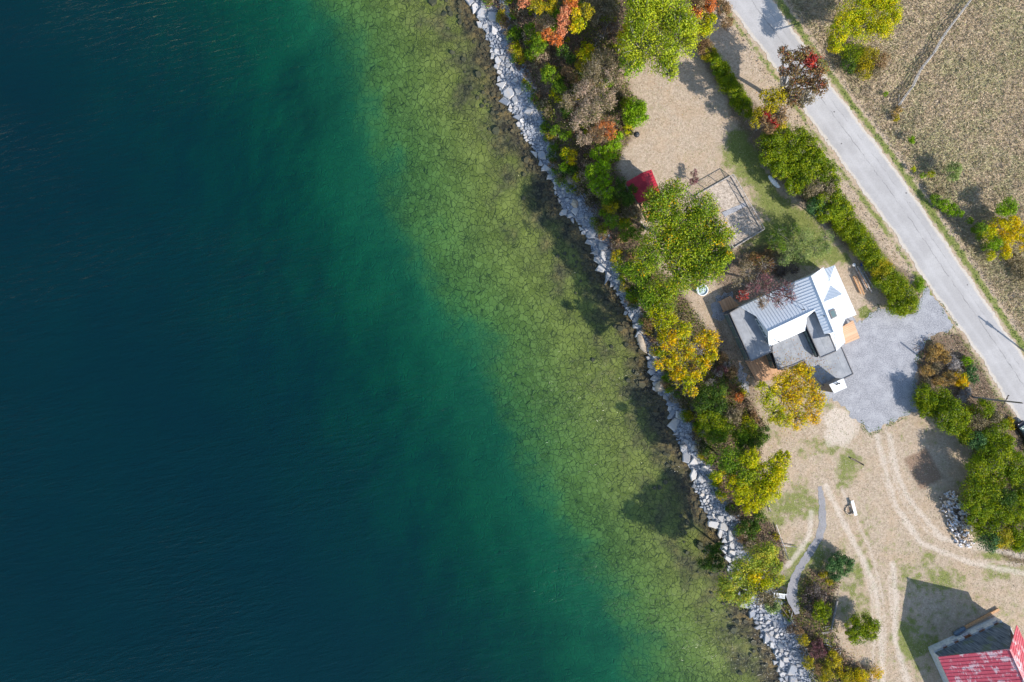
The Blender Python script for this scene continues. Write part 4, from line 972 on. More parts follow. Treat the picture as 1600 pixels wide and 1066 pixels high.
roof_planes('lean_to_roof', [([QP(272,388,PN), QP(690,194,PN), QP(655,338,PN), a1], VX)], M['white_roof'], house, rib_w=.06, rib_h=.04)
dr, de = Q(905,352,R2 - .05), Q(1050,290,R2 - .15); dn, dp = QP(958,222,PR), QP(1040,372,PR)
roof_planes('dormer_roof', [([dr, dn, de], UX * .7 + VX * .7), ([dr, de, dp], VX)], M['white_roof'], house, thick=.06, rib_w=.06, rib_h=.06)
dw = MB(); dw.add([tuple(dn), tuple(de), tuple(dp), tuple(QP(1052, 300, PR, -.1))], [(0, 3, 1), (3, 2, 1)]); dw.build('dormer_wall', M['white'], house)
roof_planes('hip_roof', [([Q(905,100,4.3), Q(990,70,4.1), QP(950,192,PR,.12)], VX)], M['white_roof'], house)
rc = MB(); rc.beam(tuple(r1 + [0, 0, .06]), tuple(r2 + [0, 0, .06]), .22, .09); rc.beam(tuple(a2 + [0, 0, .06]), tuple(a4 + [0, 0, .05]), .18, .08); rc.build('ridge_cap', M['white'], cross)
# gable ends and walls
gw = MB(); gw.prism([tuple(q[:2]) for q in (a1 + [.45, .1, 0], a3 + [.45, .3, 0], a5 + [-.2, .4, 0], a4, v1 + [0, -.3, 0])], G, G + E1 - .35)
gw.add([tuple(a1 + [.35, .05, -.35]), tuple(a3 + [.35, .2, -.35]), tuple(a2 + [.3, .1, -.15])], [(0, 1, 2)]); gw.build('wall', M['white'], house)
strip_on_wall('window', a1 + [.38, -.4, 0], a3 + [.38, .7, 0], 3.0, 3.8, 'glass', posts=4, t=.1, off=-.06, pmat='white')
wall_from('wall', [n3_, Q(905,90,3.8), Q(990,74,3.8), Q(1150,445,3.8), Q(1068,476,3.8), Q(1070,650,3.8), Q(1002,715,3.8), Q(915,590,3.8), Q(845,420,3.8), v1], 3.5, M['white'], .4)
wall_from('wall', [QP(272,388,PN), QP(690,194,PN), v1, a1], 2.3, M['white'], .45)
# skylight, vents, chimney
sk = roof_planes('skylight', [([QP(948,418,PR,.2), QP(990,400,PR,.2), QP(1010,457,PR,.2), QP(970,478,PR,.2)], None)], M['trim'], house, thick=.2)
roof_planes('pane', [([QP(956,423,PR,.23), QP(984,410,PR,.23), QP(1002,453,PR,.23), QP(974,468,PR,.23)], None)], M['glass'], sk, thick=.05)
for (x, y, h) in ((752, 405, 5.3), (903, 455, 5.75), (562, 648, 4.7)):
    p = Q(x, y, h); v = MB(); v.lathe((p[0], p[1], p[2] - .35), [(.07, 0), (.07, .55), (.11, .56), (.11, .64)], 10); v.build('vent_pipe', M['darkmetal'], house)
ct = [Q(952,975,5.2), Q(1055,930,5.2), Q(1080,996,5.2), Q(986,1036,5.2)]
ch = MB(); ch.prism([tuple(q[:2]) for q in ct], G, G + 5.1); cho = ch.build('chimney', M['trim'], house)
cc = MB(); cc.prism([tuple(q[:2]) for q in [Q(948,974,5.2), Q(1056,927,5.2), Q(1083,997,5.2), Q(985,1040,5.2)]], G + 5.1, G + 5.2); cc.build('chimney_top', M['white'], cho)
for x, y in ((1006, 972), (1024, 966)):
    p = Q(x, y, 5.5); v = MB(); v.lathe((p[0], p[1], G + 5.2), [(.09, 0), (.09, .3), (.16, .31), (.16, .36), (.02, .42)], 10); v.build('flue', M['darkmetal'], cho)
aerial = MB(); p = Q(905, 1000, 3.6); aerial.tube([(p[0], p[1], G + 2.9), (p[0], p[1], G + 3.7)], .03, 6)
aerial.beam((p[0] - .5, p[1] - .2, G + 3.6), (p[0] + .3, p[1] + .15, G + 3.6), .035); aerial.beam((p[0] - .3, p[1] + .15, G + 3.5), (p[0] - .1, p[1] - .3, G + 3.5), .03); aerial.build('aerial', M['darkmetal'], house)
# three timber decks
def deck(pts, h, mat, posts=True):
    W_ = [tuple(Q(x, y, h)[:2]) for x, y in pts]; m = MB(); m.prism(W_, G + h - .12, G + h); o = m.build('deck', M[mat], house)
    s = MB()
    c = np.mean(W_, 0)
    for p in W_:
        q = np.array(p) + (c - np.array(p)) * .06; s.box((q[0], q[1], 0), .12, .12, h - .125, AUW, G)
    s.build('deck_post', M['wood'], o); return o
deck([(115,345),(200,303),(268,378),(152,424)], .9, 'deck')
deck([(310,792),(475,735),(520,800),(560,862),(640,870),(600,930),(400,950)], .55, 'deck')
deck([(1085,515),(1130,488),(1180,622),(1070,668),(1035,545)], .9, 'deck_pale')
m = MB()
for i in range(3):
    a, b = Q(1184 + i * 9, 625 - i * 2, .7 - .22 * i), Q(1136 + i * 9, 495 - i * 2, .7 - .22 * i)
# ------------------------------------------------------------ red roofed cabin
def C4(x, y, h): return K(840 + x / 4.4417, 180 + y / 4.4417, h)
cb = empty('red_roofed_cabin', (*C4(720, 490, 0)[:2], G)); tag(cb, 'small cabin with red metal roof half hidden under the large green tree', 'cabin')
q = [C4(608,468,2.5), C4(735,395,3.2), C4(800,520,3.2), C4(680,592,2.5), C4(790,378,2.6), C4(838,470,2.6), C4(780,610,2.9)]
roof_planes('roof', [([q[0], q[1], C4(795,590,3.2), C4(700,610,2.5)], (.9, .4)), ([q[1], q[4], C4(862,560,2.6), C4(795,590,3.2)], (.9, .4))], M['redroof'], cb)
mm = MB(); mm.prism([tuple(p[:2]) for p in (C4(622,470,2.4), C4(782,392,2.4), C4(845,555,2.4), C4(705,600,2.4))], G, G + 2.42); mm.build('wall', M['trim'], cb)
mm = MB(); mm.prism([tuple(p[:2]) for p in (C4(715,615,.4), C4(835,560,.4), C4(880,660,.4), C4(760,720,.4))], G + .2, G + .35); mm.build('deck', M['deck'], cb)
def kettle(p, s, name, label):
    o = empty(name, p); tag(o, label, 'grill')
    m = MB(); m.lathe((p[0], p[1], p[2] + .55 * s), [(.08*s, 0), (.34*s, .08*s), (.46*s, .25*s), (.5*s, .4*s)], 20); m.build('bowl', M['darkmetal'], o, True)
    m = MB(); m.lathe((p[0], p[1], p[2] + .95 * s), [(.52*s, 0), (.48*s, .14*s), (.33*s, .28*s), (.1*s, .36*s)], 20); m.build('lid', M['darkmetal'], o, True)
    m = MB(); m.beam((p[0] - .1*s, p[1], p[2] + 1.36*s), (p[0] + .1*s, p[1], p[2] + 1.36*s), .05*s); m.build('handle', M['steel'], o)
    for k in range(3):
        a = 2.1 * k + .4; m = MB(); m.tube([(p[0] + .25*s*math.cos(a), p[1] + .25*s*math.sin(a), p[2] + .65*s), (p[0] + .42*s*math.cos(a), p[1] + .42*s*math.sin(a), p[2])], .025*s, 6); m.build('leg', M['darkmetal'], o)
kettle(K(993, 213, 0), 1.0, 'kettle_grill', 'round black kettle grill alone on the tan lawn')
kettle(C4(742, 632, .35) * np.array([1, 1, 1]), 1.0, 'kettle_grill', 'round black kettle grill on the deck of the red roofed cabin')
def log(a, b, r0, label, mat='drift', name='log', cat='log', group=None, r1_=None, n=8):
    a = np.array(a, float); b = np.array(b, float); mid = (a + b) / 2 + np.array([random.uniform(-.03, .03), random.uniform(-.03, .03), 0])
    m = MB(); m.tube([a, mid, b], [r0, r0 * .95, r1_ or r0 * .8], n); o = m.build(name, M[mat], None, True); tag(o, label, cat, group); return o
log(C4(745,675,.4), C4(772,740,.3), .12, 'orange brown timber beside the cabin deck', 'wood', 'timber_post', 'timber')
log(C4(715,735,.5), C4(765,805,.3), .06, 'grey pole lying under the big tree below the cabin', 'drift', 'pole', 'pole')

# ------------------------------------------------------------ fenced garden enclosure
def E8(x, y, h): return K(1060 + x / 5.923, 260 + y / 5.923, h)
g0, g1, g2, g3 = E8(175,262,1.5), E8(510,72,1.5), E8(800,580,1.5), E8(515,755,1.5)
gp = empty('garden_enclosure', (*((g0 + g2) / 2)[:2], G)); tag(gp, 'wire fenced rectangular garden enclosure beside the largest tree', 'fence')
def wires(a, b, n, parent, railtop=True, h=1.5):
    for i in range(n + 1):
        p = a + (b - a) * i / n; m = MB(); m.box((p[0], p[1], 0), .09, .09, h + .05, AUW, G); m.build('post', M['drift'], parent)
    m = MB()
    for k, hh in enumerate((.15, .45, .75, 1.05, 1.3)): m.beam((a[0], a[1], G + hh), (b[0], b[1], G + hh), .012)
    L = np.hypot(*(b - a)[:2]); k = int(L / .25)
    for i in range(k): p = a + (b - a) * i / k; m.beam((p[0], p[1], G + .1), (p[0], p[1], G + 1.4), .008)
    m.build('wire_mesh', M['trim'], parent)
    m = MB(); m.beam((a[0], a[1], G + h), (b[0], b[1], G + h), .10, .06); m.build('rail', M['drift'], parent)
    m = MB(); m.beam((a[0], a[1], G + .14), (b[0], b[1], G + .14), .07, .26); m.build('base_board', M['drift'], parent)
wires(g0, g1, 3, gp); wires(g1, g2, 5, gp); wires(g2, g3, 3, gp); wires(g3, g0, 5, gp)
def m_soil():
    t = NT('bed_soil'); P = t.pos(); n = t.noise(P, 2.0, 6, .8); n2 = t.noise(P, 9, 4, .8)
    c = t.mix(t.ramp(n, .38, .62), (0.30, 0.25, 0.205), (0.62, 0.53, 0.45)); c = t.mix(t.ramp(n2, .52, .68, 0, .7), c, (.13, .12, .07))
    t.princ(c, .95, t.bump(n2, .8, .06), 0, .1); return t.m
M['soil'] = m_soil()
for pts_, lb in (([(260,215),(505,85),(650,340),(480,415),(400,390),(340,330)], 'upper sandy soil bed inside the garden enclosure'), ([(420,475),(650,360),(785,585),(530,735),(470,640)], 'lower grey soil bed inside the garden enclosure')):
    o = sheet('soil_bed', jag([(1060 + x / 5.923, 260 + y / 5.923) for x, y in pts_], .12, .4, 4), M['soil'], G + .05, None); tag(o, lb, 'garden bed')
o = sheet('garden_walk', jag([(1060 + x / 5.923, 260 + y / 5.923) for x, y in [(400,430),(610,335),(640,360),(430,470)]], .05, .5, 4), M['gravel'], G + .075, None); tag(o, 'blue grey gravel strip dividing the two garden beds', 'path'); o['kind'] = 'structure'

# ------------------------------------------------------------ tub, canoe, timber, benches
p = K(1097.5, 453, .8); p[2] = G
tb = empty('hot_tub', p); tag(tb, 'round white hot tub on the lawn below the green trees', 'hot tub')
m = MB(); m.lathe(p, [(.82, 0), (.92, .1), (.95, .7), (1.0, .74), (1.0, .82), (.84, .82), (.82, .6)], 32); m.build('shell', M['white'], tb, True)
M['tubwater'] = simple('pale_tub_cover', (0.50, 0.60, 0.63), (0.42, 0.52, 0.55), 2, .3)
m = MB(); m.lathe(p, [(.82, .55), (.82, .66), (.02, .67)], 32); m.build('cover', M['tubwater'], tb)
a, b = K(1202, 274, .35), K(1219, 293, .35); d = (b - a) / np.linalg.norm(b - a); nn = np.array([-d[1], d[0], 0])
L = np.linalg.norm(b - a); V = []; F = []; ns = 14; nr = 9
for i in range(ns):
    t_ = i / (ns - 1); w = .44 * math.sin(math.pi * min(max(t_ * .96 + .02, 0), 1)) ** .55; c = a + d * L * t_
    for j in range(nr):
        s_ = math.pi * j / (nr - 1); V.append(tuple(np.array([c[0], c[1], G + .03]) + nn * w * math.cos(s_) + np.array([0, 0, .42 * math.sin(s_) * (w / .44) ** .6 + .0])))
for i in range(ns - 1):
    for j in range(nr - 1): F.append((i * nr + j, i * nr + j + 1, (i + 1) * nr + j + 1, (i + 1) * nr + j))
F.append(tuple(range(nr))); F.append(tuple(range((ns - 1) * nr, ns * nr))[::-1])
cn = empty('canoe', ((a + b) / 2)[:2].tolist() + [G]); tag(cn, 'overturned white canoe lying against the juniper hedge', 'canoe')
mk('hull', V, F, M['white'], cn, True)
m = MB(); m.tube([tuple(a + [0, 0, .05 - .0]), tuple((a + b) / 2 + [0, 0, .12]), tuple(b + [0, 0, .05])], .03, 6); m.build('keel', M['white'], cn)
# timber stack beside the hedge
def T1(x, y, h): return K(1300 + x / 5.33, 360 + y / 5.33, h)
tl = [(185,290,290,500,.10,'drift'),(205,300,315,500,.10,'drift'),(225,310,330,520,.11,'drift'),(240,300,345,480,.09,'drift'),(262,290,362,470,.09,'trim'),(175,385,240,530,.10,'wood'),(195,380,262,535,.10,'wood'),(235,280,320,440,.09,'bark'),(250,270,355,430,.08,'drift'),(215,340,290,480,.09,'deck_pale'),(232,250,275,330,.07,'trim')]
lbl = ['grey','silver','pale','dark grey','outermost dark','short orange','second short orange','brown','long silver','pinkish','short dark']
for (x0, y0, x1, y1, rr_, mt), lb in zip(tl, lbl):
    a, b = T1(x0, y0, .2), T1(x1, y1, .2); zz = random.uniform(.12, .42); m = MB(); m.beam((a[0], a[1], G + zz), (b[0], b[1], G + zz), rr_ * 1.7, rr_ * 1.6)
    tag(m.build('timber_board', M[mt]), f'{lb} board in the timber stack beside the cedar hedge', 'board', 'boards stacked by the hedge')
p = T1(182, 288, .3); m = MB(); m.lathe((p[0], p[1], G), [(.2, 0), (.26, .38), (.28, .39), (.28, .41), (.24, .41)], 16); tag(m.build('bucket', M['white']), 'white bucket at the upper end of the timber stack', 'bucket')
p = T1(250, 285, .3); m = MB(); m.prism([(p[0]-.2, p[1]-.2), (p[0]+.15, p[1]-.25), (p[0]+.2, p[1]+.2), (p[0]-.1, p[1]+.3)], G, G + .3); tag(m.build('tarp_bundle', M['bluepl']), 'small blue plastic bundle at the upper end of the timber stack', 'tarp')
# slatted bench by the shore
def S6(x, y, h): return K(1060 + x / 4.333, 820 + y / 4.333, h)
bc = S6(685, 480, .5); bn = empty('slatted_bench', (bc[0], bc[1], G)); tag(bn, 'white slatted bench at the shore beside the willow', 'bench')
a, b = S6(645, 475, .45), S6(722, 487, .45); d = (b - a); Lb = np.hypot(d[0], d[1]); d = d / Lb; nn = np.array([-d[1], d[0], 0])
m = MB()
for k in range(9):
    c = a + d * Lb * (k + .5) / 9; m.beam(tuple(c - nn * .3 + [0, 0, 0]), tuple(c + nn * .3 + [0, 0, 0]), .11, .04)
m.build('seat', M['white'], bn)
m = MB(); c0 = a - nn * .33; c1 = b - nn * .33
m.beam(tuple(c0 + [0, 0, .02]), tuple(c1 + [0, 0, .02]), .07, .08); m.beam(tuple(a + nn * .33 + [0, 0, .02]), tuple(b + nn * .33 + [0, 0, .02]), .07, .08); m.build('seat_frame', M['white'], bn)
m = MB()
for k in range(10):
    c = a + d * Lb * (k + .5) / 10 + nn * .40; m.beam(tuple(c + [0, 0, .05]), tuple(c + nn * .12 + [0, 0, .5]), .07, .03)
m.beam(tuple(a + nn * .53 + [0, 0, .52]), tuple(b + nn * .53 + [0, 0, .52]), .09, .05); m.build('backrest', M['white'], bn)
for q_ in (a - nn * .28, b - nn * .28, a + nn * .34, b + nn * .34):
    m = MB(); m.box((q_[0], q_[1], 0), .08, .08, .44, 0, G); m.build('leg', M['white'], bn)
# plank bench and fire ring
a, b = K(1331.5, 782.5, .45), K(1337.5, 805.5, .45); pb = empty('plank_bench', ((a + b) / 2)[:2].tolist() + [G]); tag(pb, 'pale blue white plank bench beside the ring of stones in the yard', 'bench')
m = MB(); m.beam(tuple(a), tuple(b), .48, .07); m.build('seat', M['white'], pb)
for t_ in (.15, .85):
    c = a + (b - a) * t_; m = MB(); m.box((c[0], c[1], 0), .4, .15, .41, math.atan2((b - a)[1], (b - a)[0]) + 1.57, G); m.build('leg', M['white'], pb)
for i in range(11):
    an = math.pi * .45 + i * 1.5 * math.pi / 11; c = K(1327 , 797, 0) + np.array([math.cos(an) * .62, math.sin(an) * .75, 0]); s_ = random.uniform(.12, .2); k = 6
    P = [(c[0] + math.cos(6.28 * j / k) * s_ * random.uniform(.8, 1.2), c[1] + math.sin(6.28 * j / k) * s_ * random.uniform(.8, 1.2)) for j in range(k)]
    V, F = slab(P, G - .05, G + random.uniform(.14, .24), r); o = mk('ring_stone', V, F, M['boulder']); tag(o, ('first', 'second', 'third', 'fourth', 'fifth', 'sixth', 'seventh', 'eighth', 'ninth', 'tenth', 'last')[i] + ' tan stone of the fire ring, counted from its top by the bench', 'stone', 'stones of the fire ring')
log(K(1329, 716, .15), K(1350, 727, .15), .13, 'short dark log lying in the tan yard below the gravel', 'bark_dark')
# fallen poles by the shore yard
log(S6(662, 0, .3), S6(745, 235, .5), .09, 'long thin bleached pole lying in the yard by the bank', 'drift', 'pole', 'pole')
log(S6(700, 138, .4), S6(802, 152, .3), .08, 'short bleached pole crossing the long pole by the bank', 'drift', 'pole', 'pole')
log(K(1202, 793, .2), K(1204, 800, .2), .08, 'short stub of bleached pole at the yellow green tree', 'drift', 'pole', 'pole')
log(S6(1075, 515, .8), S6(1035, 712, .7), .2, 'thick blue grey fallen trunk between two round bushes', 'trim', 'fallen_trunk', 'log', r1_=.13)
DW = [(975,738,1060,722),(985,745,1030,735),(1000,715,1070,705),(985,770,1035,790),(990,782,1030,800),(992,798,1040,805),(995,815,1045,825),(1005,812,1040,835),(1012,835,1045,862),(1015,855,1050,852),(1060,850,1100,838),(1080,865,1108,845),(1098,885,1105,850),(1030,690,1060,715),(985,700,1040,695),(1018,845,1040,870)]
DWL = [a_ + ' bleached branch of the driftwood heap, ' + b_ for a_, b_ in (('long','at its very top'),('short','just under the top'),('tilted','crossing the foot of the fallen trunk'),('curved','upper left'),('thin','second row left'),('straight','third row'),('thick','fourth row'),('pale','middle right'),('slanting','lower middle'),('flat','bottom left'),('long','far right end'),('stubby','right end, middle'),('upright','right end, lowest'),('short','right of the trunk foot'),('long','left of the trunk foot'),('small','bottom of the main pile'))]
for i, (x0, y0, x1, y1) in enumerate(DW):
    a, b = S6(x0, y0, .5), S6(x1, y1, .5); z_ = G + random.uniform(.1, .55)
    a[2] = z_; b[2] = z_ + random.uniform(-.1, .2); log(a, b, random.uniform(.05, .09), DWL[i], 'drift', 'driftwood_branch', 'driftwood', 'driftwood heap below the trunk')
log(S6(670, 520, -.4), S6(790, 690, -.6), .09, 'dark weathered pole lying along the stones below the bench', 'bark_dark', 'pole', 'pole')
log(C4(258,430,-.8), C4(340,545,-.9), .11, 'dark weathered log on the stones left of the cabin', 'bark_dark', 'log', 'log')
log(S6(780, 560, -.2), S6(760, 640, -.4), .06, 'thin grey branch standing out of the brush by the bench', 'drift', 'branch', 'branch')
# firewood heap
WP = [(1482,770),(1490,768),(1500,782),(1508,800),(1517,825),(1521,852),(1512,858),(1497,850),(1487,835),(1480,815),(1470,795),(1470,778)]
M['fw1'] = simple('split_firewood_face', (0.66, 0.60, 0.53), (0.50, 0.38, 0.27), 5, .8); M['fw2'] = simple('firewood_grey', (0.74, 0.75, 0.80), (0.5, 0.5, 0.55), 5, .8); M['fw3'] = simple('firewood_bark', (0.10, 0.09, 0.09), (0.05, 0.045, 0.045), 5, .9)
cnt = 0; Pw = np.array(WP, float)
protos = []
for mt, wn_ in (('fw1', 'tan'), ('fw2', 'silver grey'), ('fw3', 'dark bark')):
    for k in range(3):
        m = MB(); w = random.uniform(.10, .15); Lx = random.uniform(.4, .55)
        pr = [(-w, -w * .5), (w * random.uniform(.7, 1.1), -w * .6), (w * .1, w * 1.05)] if k < 2 else [(-w, -w * .7), (w, -w * .7), (w * .9, w * .4), (0, w), (-w, w * .4)]
        n_ = len(pr); m.add([(-Lx / 2, p_[0], p_[1]) for p_ in pr] + [(Lx / 2, p_[0] * random.uniform(.8, 1), p_[1]) for p_ in pr], [tuple(range(n_))[::-1], tuple(range(n_, 2 * n_))] + [(i, (i + 1) % n_, n_ + (i + 1) % n_, n_ + i) for i in range(n_)])
        o = m.build('firewood_log', M[mt]); protos.append((o, wn_))
used = set()
while cnt < 280:
    px, py = random.uniform(1468, 1523), random.uniform(766, 860)
    mk_ = polymask(np.array([px]), np.array([py]), WP, 6)[0]
    if mk_ < .35: continue
    pi_ = random.choices(range(9), [3, 3, 3, 5, 5, 5, .7, .7, .7])[0]; src, wn_ = protos[pi_]
    o = src if pi_ not in used else src.copy()
    if pi_ in used: COL.objects.link(o)
    used.add(pi_)
    hh = .1 + max(0, mk_ - .35) * .75 * random.uniform(.2, 1.35) + .1
    o.location = tuple(K(px, py, hh)); o.rotation_euler = (random.uniform(0, 6.28), random.uniform(-.5, .5), random.uniform(0, 6.28))
    pos_ = ('top' if py < 783 else 'upper part' if py < 803 else 'middle' if py < 822 else 'lower part' if py < 842 else 'bottom') + ('' if abs(px - (1482 + (py - 770) * .38)) < 7 else ', left side' if px < 1482 + (py - 770) * .38 else ', right side')
    tag(o, f'{wn_} split log {"steeply tilted" if abs(o.rotation_euler[1]) > .3 else "lying flat"} {"along" if abs(math.sin(o.rotation_euler[2])) > .7 else "across"} the firewood heap, {pos_}', 'firewood', 'split logs in the firewood heap'); cnt += 1

# ------------------------------------------------------------ barn at the lower right
def B5(x, y, h): return K(1360 + x / 5.729, 880 + y / 5.729, h)
hb = 3.5; hr = 8.8
e0 = B5(606, 842, hb); e1 = B5(1312, 552, 4.2); ap = B5(1250, 770, hr)
gd = (e1 - e0); gd[2] = 0; gl_ = np.hypot(gd[0], gd[1]); gu = gd / gl_; gv = np.array([gu[1], -gu[0], 0.0]); LEN = 19.0
br_ = empty('barn', (*((e0 + e1) / 2 + gv * 9)[:2], G)); tag(br_, 'weathered barn with worn red metal roof at the lower right corner', 'barn')
def m_redmetal():
    t = NT('worn_red_metal'); P = t.pos(); v = t.mapping(P, (1, 1, 1), (0, 0, -math.atan2(gu[1], gu[0])))
    br = t.n('TexBrick'); t.l(t.mapping(v, (1, 1, 1)), br.inputs['Vector']); br.inputs['Scale'].default_value = .55; br.inputs['Mortar Size'].default_value = .02
    br.inputs['Color1'].default_value = (.1, .1, .1, 1); br.inputs['Color2'].default_value = (.9, .9, .9, 1)
    n = t.noise(v, .55, 5, .7, .3); n2 = t.noise(t.mapping(v, (9, .8, 1)), 1.4, 4, .7)
    f = t.math('ADD', t.math('ADD', n, t.math('MULTIPLY', t.math('SUBTRACT', n2, .5), .55)), t.math('MULTIPLY', t.math('SUBTRACT', t.noise(t.mapping(v, (.35, .9, 1)), .7, 2), .5), .6))
    c = t.mix(t.ramp(n2, .3, .7), (0.42, 0.05, 0.08), (0.53, 0.085, 0.125)); c = t.mix(t.ramp(f, .50, .62, 0, .85), c, (0.62, 0.50, 0.53))
    t.princ(c, .5, t.bump(n2, .2, .03), 0, .4); return t.m
M['redmetal'] = m_redmetal()
def m_barnwood():
    t = NT('dark_barn_boards'); P = t.pos(); v = t.mapping(P, (1, 1, 1), (0, 0, -math.atan2(gu[1], gu[0])))
    n = t.noise(t.mapping(v, (7, .5, .35)), 1.5, 5, .75); n2 = t.noise(P, .7, 3)
    c = t.mix(t.ramp(n, .35, .66), (0.025, 0.04, 0.065), (0.19, 0.23, 0.29)); c = t.mix(t.ramp(n2, .52, .66, 0, .5), c, (0.11, 0.15, 0.07))
    t.princ(c, .9, t.bump(n, .4, .04), 0, .15); return t.m
M['barnwood'] = m_barnwood()
M['barnwhite'] = simple('weathered_white_boards', (0.58, 0.60, 0.62), (0.42, 0.44, 0.46), 3, .8)
ov = .55
e0r = e0; e1r = e1; back = gv * LEN
roof_planes('roof', [([e0r, ap, ap + back, e0r + back], gu[:2]), ([ap, e1r, e1r + back, ap + back], gu[:2])], M['redmetal'], br_, gap=.62, rib_w=.05, rib_h=.04, thick=.1)
w0 = e0 + gu * ov + gv * ov; w1 = e1 - gu * ov + gv * ov; wa = ap + gv * ov
# gable wall: dark boards above, white boards below with openings
def gpt(s, h): q_ = w0 + (w1 - w0) * s; return np.array([q_[0], q_[1], G + h])
sa = ((wa - w0) @ gu) / ((w1 - w0) @ gu)
m = MB()
Vg = [gpt(0, 1.5), gpt(1, 1.5), gpt(1, hb - .3), gpt(sa, hr - .25), gpt(0, hb - .3)]; Vg2 = [q_ + gv * .12 for q_ in Vg]
m.add([tuple(q_) for q_ in Vg + Vg2], [(0, 1, 2, 3, 4), (9, 8, 7, 6, 5), (0, 5, 6, 1), (1, 6, 7, 2), (2, 7, 8, 3), (3, 8, 9, 4), (4, 9, 5, 0)]); m.build('gable_wall', M['barnwood'], br_)
m = MB(); fl = -gv * .3
for s0, s1, hh in ((0, .13, 1.9), (.13, .2, 1.35), (.2, .30, 1.9), (.30, .37, 1.2), (.37, .45, 1.9), (.45, .56, .9), (.56, .66, 1.9), (.66, .75, 1.3), (.75, .88, 1.9), (.88, .96, 1.25), (.96, 1.0, 1.9)):
    a, b = gpt(s0, 0) + fl, gpt(s1, 0) + fl; m.add([tuple(a), tuple(b), tuple(b + [0, 0, hh * .8]), tuple(a + [0, 0, hh * .8])] + [tuple(x_ + gv * .4) for x_ in (a, b, b + [0, 0, hh * .8], a + [0, 0, hh * .8])], [(0, 1, 2, 3), (7, 6, 5, 4), (3, 2, 6, 7), (0, 3, 7, 4), (1, 5, 6, 2)])
m.build('lower_wall', M['barnwhite'], br_)
m = MB()
for s_, sgn in ((0, 1), (1, -1)):
    a = gpt(s_, 0) ; b = a + gv * (LEN - .7); m.beam(tuple(a + [0, 0, (hb - .4) / 2]), tuple(b + [0, 0, (hb - .4) / 2]), .15, hb - .4)
m.build('side_wall', M['barnwhite'], br_)
rcp = MB(); rcp.beam(tuple(ap + [0, 0, .06]), tuple(ap + back + [0, 0, .06]), .3, .08); rcp.build('ridge_cap', M['redmetal'], br_)
m = MB(); a, b = B5(848, 575, .25), B5(1150, 412, .25); m.beam(tuple(a), tuple(b), .38, .22); tag(m.build('timber_beam', M['wood']), 'long orange timber beam lying in front of the barn gable', 'timber')
m = MB(); a, b = B5(750, 640, .4), B5(845, 580, .4); m.tube([tuple(a), tuple(a + (b - a) * .12), tuple(a + (b - a) * .88), tuple(b)], [.22, .36, .36, .25], 14); tag(m.build('tank', simple('blue_grey_tank', (.12, .17, .24), None, 3, .5), None, True), 'blue grey cylindrical tank lying at the end of the timber beam', 'tank')

# ------------------------------------------------------------ utility poles, rail fence, car
def upole(base, top, label, hh):
    b = K(*base, 0); o = empty('utility_pole', b); tag(o, label, 'utility pole')
    m = MB(); m.tube([tuple(b), tuple(b + [0, 0, hh * .5]), tuple(b + [0, .05, hh])], [.17, .145, .11], 10); m.build('shaft', M['trim'], o, True)
    return o, b
hh = 10.4
o, b = upole((1521, 621), None, 'grey wooden utility pole at the bed between driveway and road', hh)
m = MB(); ax = np.array([.45, .89, 0]); c = b + [0, 0, 7.7]
c = np.array([b[0], b[1], G + 7.0]); m.beam(tuple(c - ax * 1.1), tuple(c + ax * 1.1), .11, .12); m.build('crossarm', M['bark_dark'], o)
for k in (-1, -.4, .45, 1):
    q_ = c + ax * k * 1.0; m = MB(); m.lathe((q_[0], q_[1], q_[2] + .06), [(.04, 0), (.06, .06), (.045, .1), (.06, .14), (.02, .18)], 8); m.build('insulator', M['darkmetal'], o)
o2, b2 = upole((1642, 580), None, 'utility pole just past the right edge whose shadow crosses the road', hh)
m = MB(); c2 = np.array([b2[0], b2[1], G + 9.2]); m.lathe((c2[0] + .3, c2[1] - .2, c2[2] - .5), [(.2, 0), (.25, .05), (.25, .8), (.2, .85)], 12); m.build('transformer', M['trim'], o2)
m = MB(); m.beam(tuple(c2 - ax * .35), tuple(c2 + ax * .35), .1, .1); m.build('crossarm', M['bark_dark'], o2)
def R3(x, y, h): return K(1240 + x / 4.4417, y / 4.4417, h)
FP = [(740,725),(825,600),(890,480),(970,370),(1050,245),(1135,120),(1200,45),(1262,-40)]
ff = empty('rail_fence', (*R3(970, 370, 0)[:2], G)); tag(ff, 'grey split rail fence running through the dry field', 'fence')
for i, (x, y) in enumerate(FP):
    p = R3(x, y, .9); m = MB(); m.tube([(p[0], p[1], G - .2), (p[0] + .03, p[1], G + 1.25)], [.09, .07], 7); m.build('post', M['drift'], ff)
    if i < len(FP) - 1:
        q_ = R3(*FP[i + 1], .9); s_ = .12 if i % 2 else -.1
        for hh_ in (.35, .75, 1.1):
            m = MB(); m.tube([(p[0] + s_, p[1], G + hh_ + random.uniform(-.06, .06)), ((p[0] + q_[0]) / 2, (p[1] + q_[1]) / 2 + random.uniform(-.06, .06), G + hh_), (q_[0] - s_, q_[1], G + hh_ + random.uniform(-.06, .06))], [.07, .08, .06], 6); m.build('rail', M['drift'], ff)
for x0, y0, x1, y1 in ((733,655,728,710),(745,745,775,748),(668,795,690,785)):
    log(R3(x0, y0, .4), R3(x1, y1, .3), .05, {733: 'short rail sticking up at the low end of the fence', 745: 'short rail lying flat at the low end of the fence', 668: 'small broken rail in the weeds below the fence'}[x0], 'drift', 'rail', 'rail')
